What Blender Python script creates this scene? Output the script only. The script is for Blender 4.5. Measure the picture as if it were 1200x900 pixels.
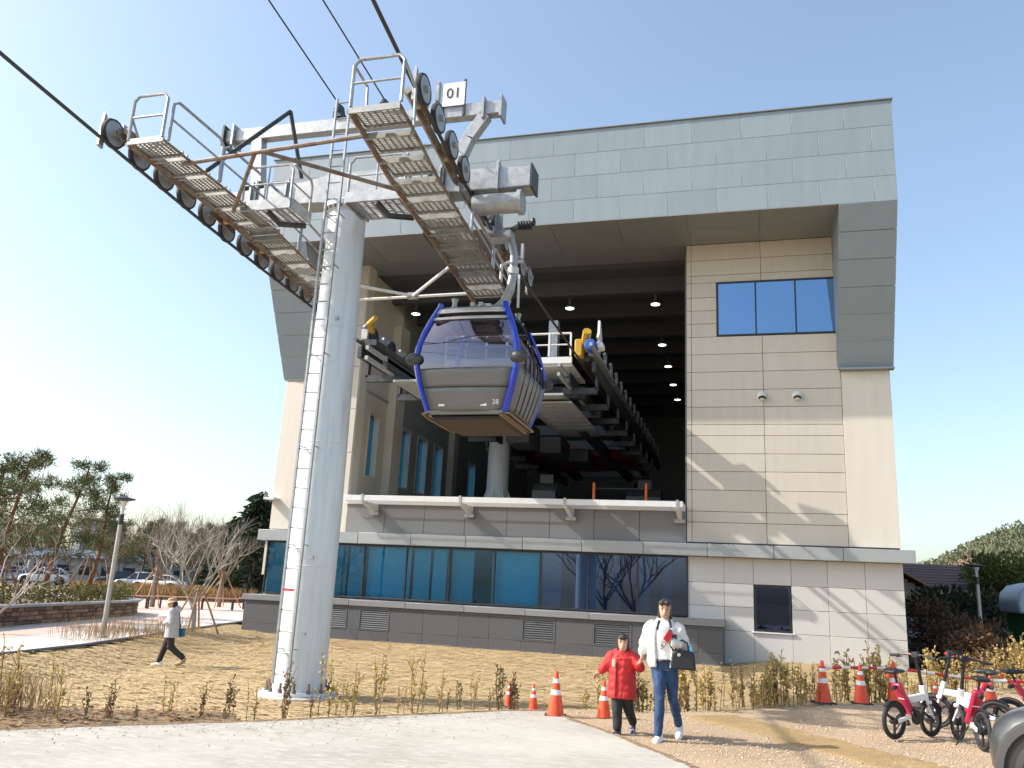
import bpy, bmesh, math, random
from mathutils import Vector, Matrix, Euler, noise
R = math.radians
scene = bpy.context.scene
for o in list(bpy.data.objects):
    bpy.data.objects.remove(o)
COL = scene.collection

# ---------------------------------------------------------------- camera
ROLL = math.atan(0.05)
PITCH = R(13.867)
YAW = R(15.9)
cam_d = bpy.data.cameras.new("camera")
cam = bpy.data.objects.new("camera", cam_d)
COL.objects.link(cam)
fwd = Vector((-math.sin(YAW), math.cos(YAW), 0)); rgt = Vector((math.cos(YAW), math.sin(YAW), 0)); upv = Vector((0, 0, 1))
cf = fwd * math.cos(PITCH) + upv * math.sin(PITCH)
u2 = upv * math.cos(PITCH) - fwd * math.sin(PITCH)
cr = rgt * math.cos(ROLL) + u2 * math.sin(ROLL)
cu = u2 * math.cos(ROLL) - rgt * math.sin(ROLL)
m = Matrix.Identity(4)
for i in range(3):
    m[i][0] = cr[i]; m[i][1] = cu[i]; m[i][2] = -cf[i]
m[0][3], m[1][3], m[2][3] = 0, 0, 1.7
cam.matrix_world = m
cam_d.sensor_width = 36
cam_d.lens = 975 / 1200 * 36
cam_d.clip_end = 5000
cam_d.clip_start = 0.05
scene.camera = cam

# ---------------------------------------------------------------- sky, sun, exposure
SUN = Vector((-1.0, -0.32, 0.82)).normalized()          # towards the sun
world = bpy.data.worlds.new("World"); scene.world = world; world.use_nodes = True
nt = world.node_tree; nt.nodes.clear()
wo = nt.nodes.new('ShaderNodeOutputWorld'); bg = nt.nodes.new('ShaderNodeBackground'); sky = nt.nodes.new('ShaderNodeTexSky')
sky.sky_type = 'NISHITA'; sky.sun_disc = False
sky.sun_elevation = math.asin(SUN.z)
sky.sun_rotation = math.atan2(SUN.x, SUN.y)
sky.air_density = 1.0; sky.dust_density = 2.4; sky.ozone_density = 1.0; sky.altitude = 20
bg.inputs['Strength'].default_value = 0.15
veil = nt.nodes.new('ShaderNodeVectorMath'); veil.operation = 'ADD'; veil.inputs[1].default_value = (0.20, 0.25, 0.16)   # even thin haze over the whole sky
nt.links.new(sky.outputs[0], veil.inputs[0]); nt.links.new(veil.outputs[0], bg.inputs[0]); nt.links.new(bg.outputs[0], wo.inputs[0])
sl = bpy.data.lights.new("sun", 'SUN'); sl.energy = 3.8; sl.angle = R(0.53); sl.color = (1.0, 0.94, 0.85)
so = bpy.data.objects.new("sun", sl); COL.objects.link(so)
so.rotation_euler = SUN.to_track_quat('Z', 'Y').to_euler()
so.location = (-30, -10, 30)
scene.view_settings.view_transform = 'Standard'
scene.view_settings.look = 'None'
scene.view_settings.gamma = 1
scene.view_settings.use_curve_mapping = False
scene.view_settings.exposure = 0.88
scene.render.engine = 'CYCLES'
scene.cycles.max_bounces = 6
scene.cycles.transparent_max_bounces = 12

rnd = random.Random(7)
# ---------------------------------------------------------------- materials
MATS = {}
def mat(name, col, rough=0.6, metal=0.0, var=0.12, scale=4.0, bump=0.0, bscale=60.0, spec=0.5, rand=0.0,
        stretch=None, col2=None, mixscale=2.0, mixlo=0.45, mixhi=0.65, coat=0.0, emit=None, estr=0.0, trans=0.0):
    """procedural paint / stone / metal: base colour, soft mottling, optional second colour in patches, fine relief"""
    if name in MATS: return MATS[name]
    M = bpy.data.materials.new(name); M.use_nodes = True
    n = M.node_tree; N = n.nodes; L = n.links
    b = N['Principled BSDF']
    b.inputs['Roughness'].default_value = rough; b.inputs['Metallic'].default_value = metal
    b.inputs['Specular IOR Level'].default_value = spec
    b.inputs['Coat Weight'].default_value = coat
    if trans: b.inputs['Transmission Weight'].default_value = trans
    tc = N.new('ShaderNodeTexCoord'); src = tc.outputs['Object']
    if stretch:
        mp = N.new('ShaderNodeMapping'); mp.inputs['Scale'].default_value = stretch
        L.new(src, mp.inputs[0]); src = mp.outputs[0]
    nz = N.new('ShaderNodeTexNoise'); nz.inputs['Scale'].default_value = scale; nz.inputs['Detail'].default_value = 5
    nz.inputs['Roughness'].default_value = 0.6
    L.new(src, nz.inputs['Vector'])
    rm = N.new('ShaderNodeMapRange'); rm.inputs['From Min'].default_value = 0.25; rm.inputs['From Max'].default_value = 0.75
    rm.inputs['To Min'].default_value = 1 - var; rm.inputs['To Max'].default_value = 1 + var
    L.new(nz.outputs['Fac'], rm.inputs['Value'])
    base = N.new('ShaderNodeRGB'); base.outputs[0].default_value = (*col, 1); bo = base.outputs[0]
    if col2 is not None:
        n2 = N.new('ShaderNodeTexNoise'); n2.inputs['Scale'].default_value = mixscale; n2.inputs['Detail'].default_value = 6
        n2.inputs['Roughness'].default_value = 0.65
        L.new(src, n2.inputs['Vector'])
        r2 = N.new('ShaderNodeMapRange'); r2.inputs['From Min'].default_value = mixlo; r2.inputs['From Max'].default_value = mixhi
        L.new(n2.outputs['Fac'], r2.inputs['Value'])
        mx = N.new('ShaderNodeMix'); mx.data_type = 'RGBA'
        L.new(r2.outputs[0], mx.inputs[0]); L.new(bo, mx.inputs[6]); mx.inputs[7].default_value = (*col2, 1)
        bo = mx.outputs[2]
    val = rm.outputs[0]
    if rand:
        oi = N.new('ShaderNodeObjectInfo'); r3 = N.new('ShaderNodeMapRange')
        r3.inputs['To Min'].default_value = 1 - rand; r3.inputs['To Max'].default_value = 1 + rand
        L.new(oi.outputs['Random'], r3.inputs['Value'])
        mu = N.new('ShaderNodeMath'); mu.operation = 'MULTIPLY'; L.new(val, mu.inputs[0]); L.new(r3.outputs[0], mu.inputs[1]); val = mu.outputs[0]
    vm = N.new('ShaderNodeVectorMath'); vm.operation = 'SCALE'
    L.new(bo, vm.inputs[0]); L.new(val, vm.inputs['Scale'])
    L.new(vm.outputs[0], b.inputs['Base Color'])
    rr = N.new('ShaderNodeMapRange'); rr.inputs['To Min'].default_value = max(0.03, rough - 0.09); rr.inputs['To Max'].default_value = min(1, rough + 0.09)
    L.new(nz.outputs['Fac'], rr.inputs['Value']); L.new(rr.outputs[0], b.inputs['Roughness'])
    if bump:
        n3 = N.new('ShaderNodeTexNoise'); n3.inputs['Scale'].default_value = bscale; n3.inputs['Detail'].default_value = 4
        L.new(src, n3.inputs['Vector'])
        bp = N.new('ShaderNodeBump'); bp.inputs['Strength'].default_value = bump; bp.inputs['Distance'].default_value = 0.02
        L.new(n3.outputs['Fac'], bp.inputs['Height']); L.new(bp.outputs[0], b.inputs['Normal'])
    if emit:
        b.inputs['Emission Color'].default_value = (*emit, 1); b.inputs['Emission Strength'].default_value = estr
    MATS[name] = M
    return M

def leafmat(name, col, col2, scale=1.5, rough=0.6, trans=0.25):
    """leaf: two tones in drifts, a little light let through"""
    if name in MATS: return MATS[name]
    M = bpy.data.materials.new(name); M.use_nodes = True
    n = M.node_tree; N = n.nodes; L = n.links
    b = N['Principled BSDF']; out = N['Material Output']
    tc = N.new('ShaderNodeTexCoord'); nz = N.new('ShaderNodeTexNoise'); nz.inputs['Scale'].default_value = scale; nz.inputs['Detail'].default_value = 5
    L.new(tc.outputs['Object'], nz.inputs['Vector'])
    r2 = N.new('ShaderNodeMapRange'); r2.inputs['From Min'].default_value = 0.35; r2.inputs['From Max'].default_value = 0.65
    L.new(nz.outputs['Fac'], r2.inputs['Value'])
    mx = N.new('ShaderNodeMix'); mx.data_type = 'RGBA'; mx.inputs[6].default_value = (*col, 1); mx.inputs[7].default_value = (*col2, 1)
    L.new(r2.outputs[0], mx.inputs[0]); L.new(mx.outputs[2], b.inputs['Base Color'])
    b.inputs['Roughness'].default_value = rough; b.inputs['Specular IOR Level'].default_value = 0.3
    if trans:
        t = N.new('ShaderNodeBsdfTranslucent'); L.new(mx.outputs[2], t.inputs[0])
        ms = N.new('ShaderNodeMixShader'); ms.inputs[0].default_value = trans
        L.new(b.outputs[0], ms.inputs[1]); L.new(t.outputs[0], ms.inputs[2]); L.new(ms.outputs[0], out.inputs['Surface'])
    MATS[name] = M
    return M

def glassmat(name, tint, refl=1.0, ior=1.5, rough=0.02, minrefl=0.06, rcol=(.92, .96, 1.0)):
    """tinted window glass: see-through tint plus fresnel mirror with a slight ripple"""
    if name in MATS: return MATS[name]
    M = bpy.data.materials.new(name); M.use_nodes = True
    n = M.node_tree; N = n.nodes; L = n.links
    for q in list(N): N.remove(q)
    out = N.new('ShaderNodeOutputMaterial'); tr = N.new('ShaderNodeBsdfTransparent'); tr.inputs[0].default_value = (*tint, 1)
    gl = N.new('ShaderNodeBsdfGlossy'); gl.inputs['Roughness'].default_value = rough; gl.inputs['Color'].default_value = (refl * rcol[0], refl * rcol[1], refl * rcol[2], 1)
    fr = N.new('ShaderNodeFresnel'); fr.inputs['IOR'].default_value = ior
    mxr = N.new('ShaderNodeMath'); mxr.operation = 'MAXIMUM'; mxr.inputs[1].default_value = minrefl
    L.new(fr.outputs[0], mxr.inputs[0])
    tc = N.new('ShaderNodeTexCoord'); nz = N.new('ShaderNodeTexNoise'); nz.inputs['Scale'].default_value = 0.9; L.new(tc.outputs['Object'], nz.inputs['Vector'])
    bp = N.new('ShaderNodeBump'); bp.inputs['Strength'].default_value = 0.015; bp.inputs['Distance'].default_value = 0.05
    L.new(nz.outputs['Fac'], bp.inputs['Height']); L.new(bp.outputs[0], gl.inputs['Normal'])
    ms = N.new('ShaderNodeMixShader'); L.new(mxr.outputs[0], ms.inputs[0]); L.new(tr.outputs[0], ms.inputs[1]); L.new(gl.outputs[0], ms.inputs[2])
    L.new(ms.outputs[0], out.inputs['Surface'])
    MATS[name] = M
    return M

# ---------------------------------------------------------------- mesh builder
def basis(d, up=Vector((0, 0, 1))):
    d = Vector(d).normalized()
    if abs(d.dot(up)) > 0.98: up = Vector((0, 1, 0))
    x = up.cross(d).normalized(); y = d.cross(x).normalized()
    return x, y, d

class MB:
    def __init__(s): s.v = []; s.f = []
    def add(s, vs, fs):
        o = len(s.v); s.v += [Vector(p) for p in vs]; s.f += [tuple(i + o for i in q) for q in fs]; return s
    def b(s, x0, x1, y0, y1, z0, z1):
        if x0 > x1: x0, x1 = x1, x0
        if y0 > y1: y0, y1 = y1, y0
        if z0 > z1: z0, z1 = z1, z0
        return s.add([(x0, y0, z0), (x1, y0, z0), (x1, y1, z0), (x0, y1, z0), (x0, y0, z1), (x1, y0, z1), (x1, y1, z1), (x0, y1, z1)],
                     [(0, 3, 2, 1), (4, 5, 6, 7), (0, 1, 5, 4), (1, 2, 6, 5), (2, 3, 7, 6), (3, 0, 4, 7)])
    def bar(s, p, q, w, h=None, up=(0, 0, 1)):
        h = w if h is None else h
        p, q = Vector(p), Vector(q); x, y, d = basis(q - p, Vector(up))
        vs = []
        for c in (p, q):
            for a, e in ((-1, -1), (1, -1), (1, 1), (-1, 1)): vs.append(c + x * (a * w / 2) + y * (e * h / 2))
        return s.add(vs, [(3, 2, 1, 0), (4, 5, 6, 7), (0, 1, 5, 4), (1, 2, 6, 5), (2, 3, 7, 6), (3, 0, 4, 7)])
    def path(s, pts, r, n=8, caps=True, ry=None):
        pts = [Vector(p) for p in pts]; k = len(pts)
        rs = r if isinstance(r, (list, tuple)) else [r] * k
        rys = ry if isinstance(ry, (list, tuple)) else ([ry] * k if ry else rs)
        o = len(s.v); px = None
        for i, p in enumerate(pts):
            d = (pts[min(i + 1, k - 1)] - pts[max(i - 1, 0)])
            if d.length < 1e-9: d = Vector((0, 0, 1))
            d.normalize()
            if px is None: x, y, _ = basis(d)
            else:
                x = px - d * px.dot(d)
                if x.length < 1e-6: x, y, _ = basis(d)
                else: x.normalize(); y = d.cross(x)
            px = x
            for j in range(n):
                a = 2 * math.pi * j / n
                s.v.append(p + x * (math.cos(a) * rs[i]) + y * (math.sin(a) * rys[i]))
        for i in range(k - 1):
            for j in range(n):
                s.f.append((o + i * n + j, o + i * n + (j + 1) % n, o + (i + 1) * n + (j + 1) % n, o + (i + 1) * n + j))
        if caps:
            s.f.append(tuple(o + j for j in reversed(range(n)))); s.f.append(tuple(o + (k - 1) * n + j for j in range(n)))
        return s
    def tube(s, p, q, r0, r1=None, n=8, caps=True): return s.path([p, q], [r0, r0 if r1 is None else r1], n, caps)
    def lathe(s, prof, n=16, c=(0, 0, 0), axis=(0, 0, 1), capped=True):
        x, y, d = basis(axis); c = Vector(c); o = len(s.v); k = len(prof)
        for (r, z) in prof:
            for j in range(n):
                a = 2 * math.pi * j / n
                s.v.append(c + d * z + x * (math.cos(a) * r) + y * (math.sin(a) * r))
        for i in range(k - 1):
            for j in range(n):
                s.f.append((o + i * n + j, o + i * n + (j + 1) % n, o + (i + 1) * n + (j + 1) % n, o + (i + 1) * n + j))
        if capped:
            s.f.append(tuple(o + j for j in reversed(range(n)))); s.f.append(tuple(o + (k - 1) * n + j for j in range(n)))
        return s
    def ring(s, c, axis, R0, r, n=20, k=6, ry=None):
        x, y, d = basis(axis); c = Vector(c); o = len(s.v); ry = ry or r
        for i in range(n):
            a = 2 * math.pi * i / n; e = x * math.cos(a) + y * math.sin(a)
            for j in range(k):
                t = 2 * math.pi * j / k
                s.v.append(c + e * (R0 + math.cos(t) * r) + d * (math.sin(t) * ry))
        for i in range(n):
            for j in range(k):
                s.f.append((o + i * k + j, o + ((i + 1) % n) * k + j, o + ((i + 1) % n) * k + (j + 1) % k, o + i * k + (j + 1) % k))
        return s
    def prism(s, poly, axis, a0, a1):
        """poly: 2-D outline; axis 'x': (y,z) outline run along x; 'y': (x,z) along y; 'z': (x,y) along z"""
        def P(q, a): return {'x': (a, q[0], q[1]), 'y': (q[0], a, q[1]), 'z': (q[0], q[1], a)}[axis]
        n = len(poly); vs = [P(q, a0) for q in poly] + [P(q, a1) for q in poly]
        fs = [tuple(reversed(range(n))), tuple(range(n, 2 * n))] + [(i, (i + 1) % n, n + (i + 1) % n, n + i) for i in range(n)]
        return s.add(vs, fs)
    def poly(s, pts): return s.add(pts, [tuple(range(len(pts)))])
    def ball(s, c, r, n=10, k=6):
        r = (r, r, r) if not isinstance(r, (tuple, list)) else r
        c = Vector(c); o = len(s.v)
        s.v.append(c + Vector((0, 0, -r[2])))
        for i in range(1, k):
            t = math.pi * i / k - math.pi / 2
            for j in range(n):
                a = 2 * math.pi * j / n
                s.v.append(c + Vector((math.cos(a) * math.cos(t) * r[0], math.sin(a) * math.cos(t) * r[1], math.sin(t) * r[2])))
        s.v.append(c + Vector((0, 0, r[2]))); e = len(s.v) - 1
        for j in range(n): s.f.append((o, o + 1 + (j + 1) % n, o + 1 + j))
        for i in range(k - 2):
            for j in range(n):
                a = o + 1 + i * n
                s.f.append((a + j, a + (j + 1) % n, a + n + (j + 1) % n, a + n + j))
        a = o + 1 + (k - 2) * n
        for j in range(n): s.f.append((a + j, a + (j + 1) % n, e))
        return s
    def xf(s, M): s.v = [M @ p for p in s.v]; return s
    def mesh(s, name, off=Vector((0, 0, 0)), smooth=True, ang=38, recalc=True):
        me = bpy.data.meshes.new(name)
        me.from_pydata([tuple(p - off) for p in s.v], [], s.f)
        if recalc and len(s.f) < 60000:
            bm = bmesh.new(); bm.from_mesh(me); bmesh.ops.recalc_face_normals(bm, faces=bm.faces); bm.to_mesh(me); bm.free()
        if smooth:
            me.polygons.foreach_set('use_smooth', [True] * len(me.polygons))
            try: me.set_sharp_from_angle(angle=R(ang))
            except Exception: pass
        me.update()
        return me

OFF = {}
def tag(o, label=None, cat=None, group=None, kind=None):
    if label: o['label'] = label
    if cat: o['category'] = cat
    if group: o['group'] = group
    if kind: o['kind'] = kind
    return o
def thing(name, label, cat, loc=(0, 0, 0), group=None):
    o = bpy.data.objects.new(name, None); COL.objects.link(o); o.location = loc; o.empty_display_size = 0.2
    OFF[o.name] = Vector(loc)
    return tag(o, label, cat, group)
def obj(name, mb, M, parent=None, smooth=True, bevel=0.0, off=None, ang=38, recalc=True, seg=1):
    of = Vector((0, 0, 0))
    if parent is not None: of = OFF.get(parent.name, of)
    if off is not None: of = Vector(off)
    me = mb if isinstance(mb, bpy.types.Mesh) else mb.mesh(name, of, smooth, ang, recalc)
    o = bpy.data.objects.new(name, me); COL.objects.link(o)
    if M is not None and not me.materials: me.materials.append(M)
    if parent is not None: o.parent = parent; OFF[o.name] = of
    elif off is not None: o.location = of; OFF[o.name] = of
    if bevel:
        b = o.modifiers.new('bevel', 'BEVEL'); b.width = bevel; b.segments = seg; b.limit_method = 'ANGLE'; b.angle_limit = R(40)
    return o
def struct(name, mb, M, **k): return tag(obj(name, mb, M, **k), kind='structure')
def copy_tree(o, parent=None):
    c = o.copy(); COL.objects.link(c); c.parent = parent
    for ch in list(o.children): copy_tree(ch, c)
    return c
def bake(o, mods):
    """apply a few modifiers to a mesh object and keep the result as plain mesh"""
    for (t, kw) in mods:
        md = o.modifiers.new(t, t)
        for k_, v_ in kw.items(): setattr(md, k_, v_)
    dg = bpy.context.evaluated_depsgraph_get(); dg.update()
    me = bpy.data.meshes.new_from_object(o.evaluated_get(dg))
    old = o.data; o.modifiers.clear(); o.data = me
    me.polygons.foreach_set('use_smooth', [True] * len(me.polygons))
    return o
# ---------------------------------------------------------------- palette
galv = mat('galvanised_steel', (0.36, 0.375, 0.38), 0.45, 0.5, 0.22, 9, bump=0.05, bscale=90)
galv_rust = mat('rust_streaked_steel', (0.21, 0.19, 0.165), 0.65, 0.3, 0.3, 7, col2=(0.16, 0.075, 0.04), mixscale=5, mixlo=0.42, mixhi=0.66, bump=0.1)
dark_steel = mat('dark_steel', (0.055, 0.058, 0.062), 0.5, 0.5, 0.25, 6)
white_steel = mat('white_painted_steel', (0.60, 0.62, 0.62), 0.42, 0.0, 0.06, 5)
shaft_paint = mat('tower_paint', (0.63, 0.68, 0.71), 0.38, 0.1, 0.07, 3, stretch=(4, 4, 0.35), col2=(0.50, 0.53, 0.54), mixscale=2.2, mixlo=0.5, mixhi=0.78)
rubber = mat('rubber', (0.022, 0.022, 0.024), 0.75, 0, 0.2, 20)
fascia_m = mat('fascia_metal', (0.232, 0.282, 0.315), 0.45, 0.0, 0.06, 2.0, rand=0.045, stretch=(2.0, 2.0, .3), bump=.03, bscale=2)
fascia_joint = mat('fascia_joint', (0.42, 0.46, 0.48), 0.5, 0.2, 0.05, 4)  # seam highlights put into a backing colour paler than the panels
soffit_m = mat('soffit_metal', (0.225, 0.228, 0.225), 0.5, 0.2, 0.05, 1.5, rand=0.04)
tan_m = mat('tan_wall_panel', (0.52, 0.48, 0.415), 0.5, 0, 0.05, 2.2, rand=0.035, stretch=(2.5, 2.5, .22), bump=.04, bscale=3)
cream_m = mat('cream_wall_panel', (0.61, 0.565, 0.49), 0.55, 0, 0.05, 1.6, stretch=(2.5, 2.5, .2))
joint_m = mat('dark_joint', (0.12, 0.105, 0.09), 0.8, 0, 0.1)
gran_m = mat('pale_granite', (0.51, 0.50, 0.48), 0.62, 0, 0.10, 55, bump=0.25, bscale=45, rand=0.05)
dgran_m = mat('dark_granite', (0.082, 0.085, 0.092), 0.6, 0, 0.7, 70, bump=0.35, bscale=60, rand=0.06)
mgran_m = mat('grey_granite', (0.20, 0.207, 0.215), 0.6, 0, 0.5, 65, bump=0.3, bscale=55, rand=0.06)
ledge_m = mat('grey_ledge', (0.33, 0.35, 0.355), 0.5, 0.2, 0.06, 3, rand=0.03)
louv_m = mat('louvre_grey', (0.11, 0.115, 0.12), .5, .2, .1)
frame_m = mat('window_frame', (0.035, 0.038, 0.045), 0.4, 0.4, 0.1)
glass_sky = glassmat('sky_glass', (0.03, 0.10, 0.20), 0.9, 1.5, 0.015, 0.50, (.40, .66, 1.0))
glass_blue = glassmat('blue_glass', (0.16, 0.60, 0.82), 0.9, 1.5, 0.01, 0.11, (.35, .60, .95))
glass_deep = glassmat('deep_blue_glass', (0.08, 0.28, 0.50), 0.9, 1.5, 0.01, 0.20, (.40, .54, .95))
glass_navy = glassmat('navy_glass', (0.02, 0.04, 0.08), 0.9, 1.5, 0.01, 0.14, (.35, .45, .85))
glass_clear = glassmat('side_glass', (0.012, 0.085, 0.20), 0.8, 1.45, 0.01, 0.05)
glass_cab = glassmat('cabin_glass', (0.30, 0.28, 0.36), .85, 1.5, 0.01, 0.20, (.85, .84, 1.0))
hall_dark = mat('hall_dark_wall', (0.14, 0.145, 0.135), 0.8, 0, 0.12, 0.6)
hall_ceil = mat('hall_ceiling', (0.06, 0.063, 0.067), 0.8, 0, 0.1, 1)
hall_beige = mat('hall_beige_wall', (0.50, 0.45, 0.365), 0.7, 0, 0.06, 0.8)
hall_green = mat('hall_grey_wall', (0.27, 0.275, 0.235), 0.75, 0, 0.06, 0.8)
conc_floor = mat('hall_floor', (0.42, 0.42, 0.40), 0.6, 0, 0.15, 2)
blind_m = mat('pale_blind', (0.74, 0.78, 0.78), 0.8, 0, 0.08, 3, rand=0.22)
room_m = mat('room_wall', (0.55, 0.55, 0.55), 0.8, 0, 0.1, 2)
white_m = mat('white_plastic', (0.78, 0.78, 0.77), 0.4, 0, 0.04, 6)
black_m = mat('black_plastic', (0.02, 0.02, 0.022), 0.45, 0, 0.15, 10)
lampglow = mat('lamp_glow', (0.9, 0.9, 0.88), 0.5, 0, 0.02, emit=(1.0, 0.96, 0.88), estr=3.0)

# ---------------------------------------------------------------- the station building
FY = 27.0
bld = thing('station_building', 'large gondola station with grey metal portal, cream wall panels and dark open hall', 'building', (-6.0, 27.0, 0.0))
def tile(parent, name, xs, zs, M, y=FY, th=0.035, gap=0.014, holes=(), bev=0.004):
    for i in range(len(xs) - 1):
        for j in range(len(zs) - 1):
            cx, cz = (xs[i] + xs[i + 1]) / 2, (zs[j] + zs[j + 1]) / 2
            if any(h[0] < cx < h[1] and h[2] < cz < h[3] for h in holes): continue
            obj(name, MB().b(xs[i] + gap / 2, xs[i + 1] - gap / 2, y - th, y + 0.004, zs[j] + gap / 2, zs[j + 1] - gap / 2), M, parent, bevel=bev)
# portal fascia: top band with its soffit
roof = obj('roof_portal', MB().prism([(24.59, 13.43), (24.59, 16.70), (28.2, 16.70), (28.2, 13.43)], 'x', -16.56, 4.5), fascia_joint, bld)
rows = [13.40, 14.22, 15.05, 15.88, 16.74]
PW = 1.52
for r_ in range(4):
    x = -16.60 - (0 if r_ % 2 else PW * 0.5)
    while x < 4.54:
        a, b_ = max(x, -16.60), min(x + PW, 4.54)
        if b_ - a > 0.05:
            obj('fascia_panel', MB().b(a + 0.005, b_ - 0.005, 24.578, 24.595, rows[r_] + 0.005, rows[r_ + 1] - 0.005), fascia_m, roof, bevel=0.005)
        x += PW
obj('roof_coping', MB().b(-16.64, 4.58, 24.52, 28.2, 16.745, 16.79), fascia_m, roof, bevel=0.01)
for k in range(14):
    xk = 4.1 - k * 1.52
    obj('roof_stud', MB().b(xk - .02, xk + .02, 24.66, 24.70, 16.79, 16.86), dark_steel, roof)
# soffit boards
xs = [-14.9 + i * (2.86 + 14.9) / 8 for i in range(9)]
for i in range(8):
    for (y0, y1) in ((24.56, 25.75), (25.75, 26.96)):
        obj('soffit_panel', MB().b(xs[i] + .006, xs[i + 1] - .006, y0 + .006, y1 - .006, 13.39, 13.428), soffit_m, roof)
obj('soffit_panel', MB().b(-13.5, -1.76, 26.97, 28.2, 13.39, 13.428), soffit_m, roof)
# slanted legs of the portal
def slant(name, x0, x1):
    # outline (y,z): from the fold back to the wall
    L0 = obj(name, MB().prism([(24.60, 13.43), (27.02, 13.43), (27.02, 8.90), (26.96, 8.90)], 'x', x0 + .03, x1 - .03), fascia_joint, bld)
    n = 6
    for k in range(n):
        t0, t1 = k / n, (k + 1) / n
        A = Vector((0, 24.55, 13.395)); B = Vector((0, 26.93, 8.93)); d = (B - A)
        nrm = Vector((0, d.z, -d.y)).normalized(); nrm = nrm if nrm.y < 0 else -nrm
        p, q = A + d * (t0 + .0025), A + d * (t1 - .0025)
        mb = MB()
        lo = [(p.y, p.z), (q.y, q.z), (q.y - nrm.y * .05, q.z - nrm.z * .05), (p.y - nrm.y * .05, p.z - nrm.z * .05)]
        mb.prism(lo, 'x', x0, x1)
        obj('fascia_panel', mb, fascia_m, L0, bevel=0.004)
    obj('leg_side_panel', MB().prism([(24.62, 13.385), (26.97, 13.385), (26.97, 9.0)], 'x', x0 - .012, x0 + .02), fascia_m, L0)
    return L0
slant('portal_leg', 2.92, 4.53)
slant('portal_leg', -16.58, -14.9)
obj('leg_end_cap', MB().b(2.95, 4.53, 26.72, 27.0, 8.84, 8.895), fascia_m, bld)
# right hand block
wall = obj('wall', MB().b(-1.74, 4.40, FY, 52, -0.4, 16.4), joint_m, bld)
zrow = [3.42, 4.04, 4.38, 5.05, 5.64, 6.21, 6.79, 7.15, 7.73, 8.30, 8.90, 9.50, 10.10]
tile(wall, 'wall_panel', [-1.74, -1.58, 0.67, 3.0], zrow, tan_m)
tile(wall, 'wall_panel', [-1.74, -1.58, -0.76], [10.10, 10.56, 11.02, 11.48, 12.0], tan_m)
tile(wall, 'wall_panel', [-1.74, -1.58, 0.67, 3.0], [12.0, 12.26, 12.81, 13.385], tan_m)
tile(wall, 'leg_panel', [3.0, 4.42], [3.42, 8.84], cream_m, y=FY - .02, th=0.05)
def window(parent, name, x0, x1, z0, z1, n, glass, y=FY, depth=0.02, fw=0.055, fr=frame_m, splits=None, label=None):
    w = obj(name, MB(), None, parent) if False else None
    mb = MB()
    mb.b(x0, x1, y - depth - .03, y + .05, z0, z0 + fw).b(x0, x1, y - depth - .03, y + .05, z1 - fw, z1)
    mb.b(x0, x0 + fw, y - depth - .03, y + .05, z0 + fw, z1 - fw).b(x1 - fw, x1, y - depth - .03, y + .05, z0 + fw, z1 - fw)
    w = obj(name, mb, fr, parent, bevel=.004)
    sp = splits or [x0 + (x1 - x0) * i / n for i in range(n + 1)]
    for i in range(len(sp) - 1):
        a, b_ = sp[i] + (fw if i == 0 else .02), sp[i + 1] - (fw if i == len(sp) - 2 else .02)
        tilt = rnd.uniform(-.004, .004); gm = glass[i] if isinstance(glass, list) else glass
        obj('pane', MB().add([(a, y - depth - tilt, z0 + fw), (b_, y - depth + tilt, z0 + fw), (b_, y - depth + tilt, z1 - fw), (a, y - depth - tilt, z1 - fw)], [(0, 1, 2, 3)]), gm, w, smooth=False, recalc=False)
        if i: obj('mullion', MB().b(sp[i] - .025, sp[i] + .025, y - depth - .03, y + .04, z0 + fw, z1 - fw), fr, w)
    return w
window(wall, 'upper_window', -0.75, 2.97, 10.11, 12.0, 3, glass_sky, y=FY - .01)
# two round vent hoods on the tan wall
for xk in (0.62, 1.68):
    h = obj('vent_hood', MB().lathe([(0.155, 0), (0.155, .05), (0.14, .10), (0.10, .15), (0.04, .175)], 18, (xk, FY - .03, 8.06), (0, -1, 0)), white_steel, wall)
    obj('vent_mouth', MB().lathe([(0.12, 0), (0.10, .02)], 16, (xk, FY - .155, 7.985), (0, -0.45, -0.9)), black_m, h)
# lower granite wall, right
gz = [0.0, 0.83, 1.52, 2.21, 2.98]
tile(wall, 'granite_panel', [-1.72, -0.62, 0.24, 1.33, 2.36, 3.40, 4.44], [-0.35] + gz[1:], gran_m, y=FY - .03, th=0.045, gap=.010, holes=[(0.24, 1.33, 0.83, 2.21)])
window(wall, 'ground_window', 0.26, 1.31, 0.85, 2.19, 1, glass_navy, y=FY - .02, depth=0.01)
obj('window_sill', MB().b(0.16, 1.41, FY - .13, FY - .03, 0.80, 0.84), white_steel, wall, bevel=.005)
# ledge band all the way along
for i in range(11):
    a, b_ = -16.72 + i * 1.952, -16.72 + (i + 1) * 1.952
    obj('ledge', MB().b(a + .006, b_ - .006, 26.62, FY - .005, 2.985, 3.36), ledge_m, bld, bevel=.01)
# left front block
lw = obj('wall', MB().b(-16.46, -13.5, FY + .01, 27.6, -0.3, 13.42), cream_m, bld)
tile(lw, 'leg_panel', [-16.48, -14.9], [3.40, 8.84], cream_m, y=FY - .02, th=0.05)
tile(lw, 'wall_panel', [-14.9, -13.52], [4.6, 6.2, 7.8, 9.4, 11.0, 12.6, 13.385], tan_m)
obj('side_canopy', MB().b(-16.62, -16.2, 26.55, 26.95, 4.42, 4.5), white_steel, lw)
# spandrel granite over the ribbon window
sp = obj('spandrel', MB().b(-13.5, -1.75, FY, 27.4, 3.3, 4.44), joint_m, bld)
tile(sp, 'granite_panel', [-13.5 + i * 11.75 / 8 for i in range(9)], [3.36, 4.44], mgran_m, y=FY - .01)
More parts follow.
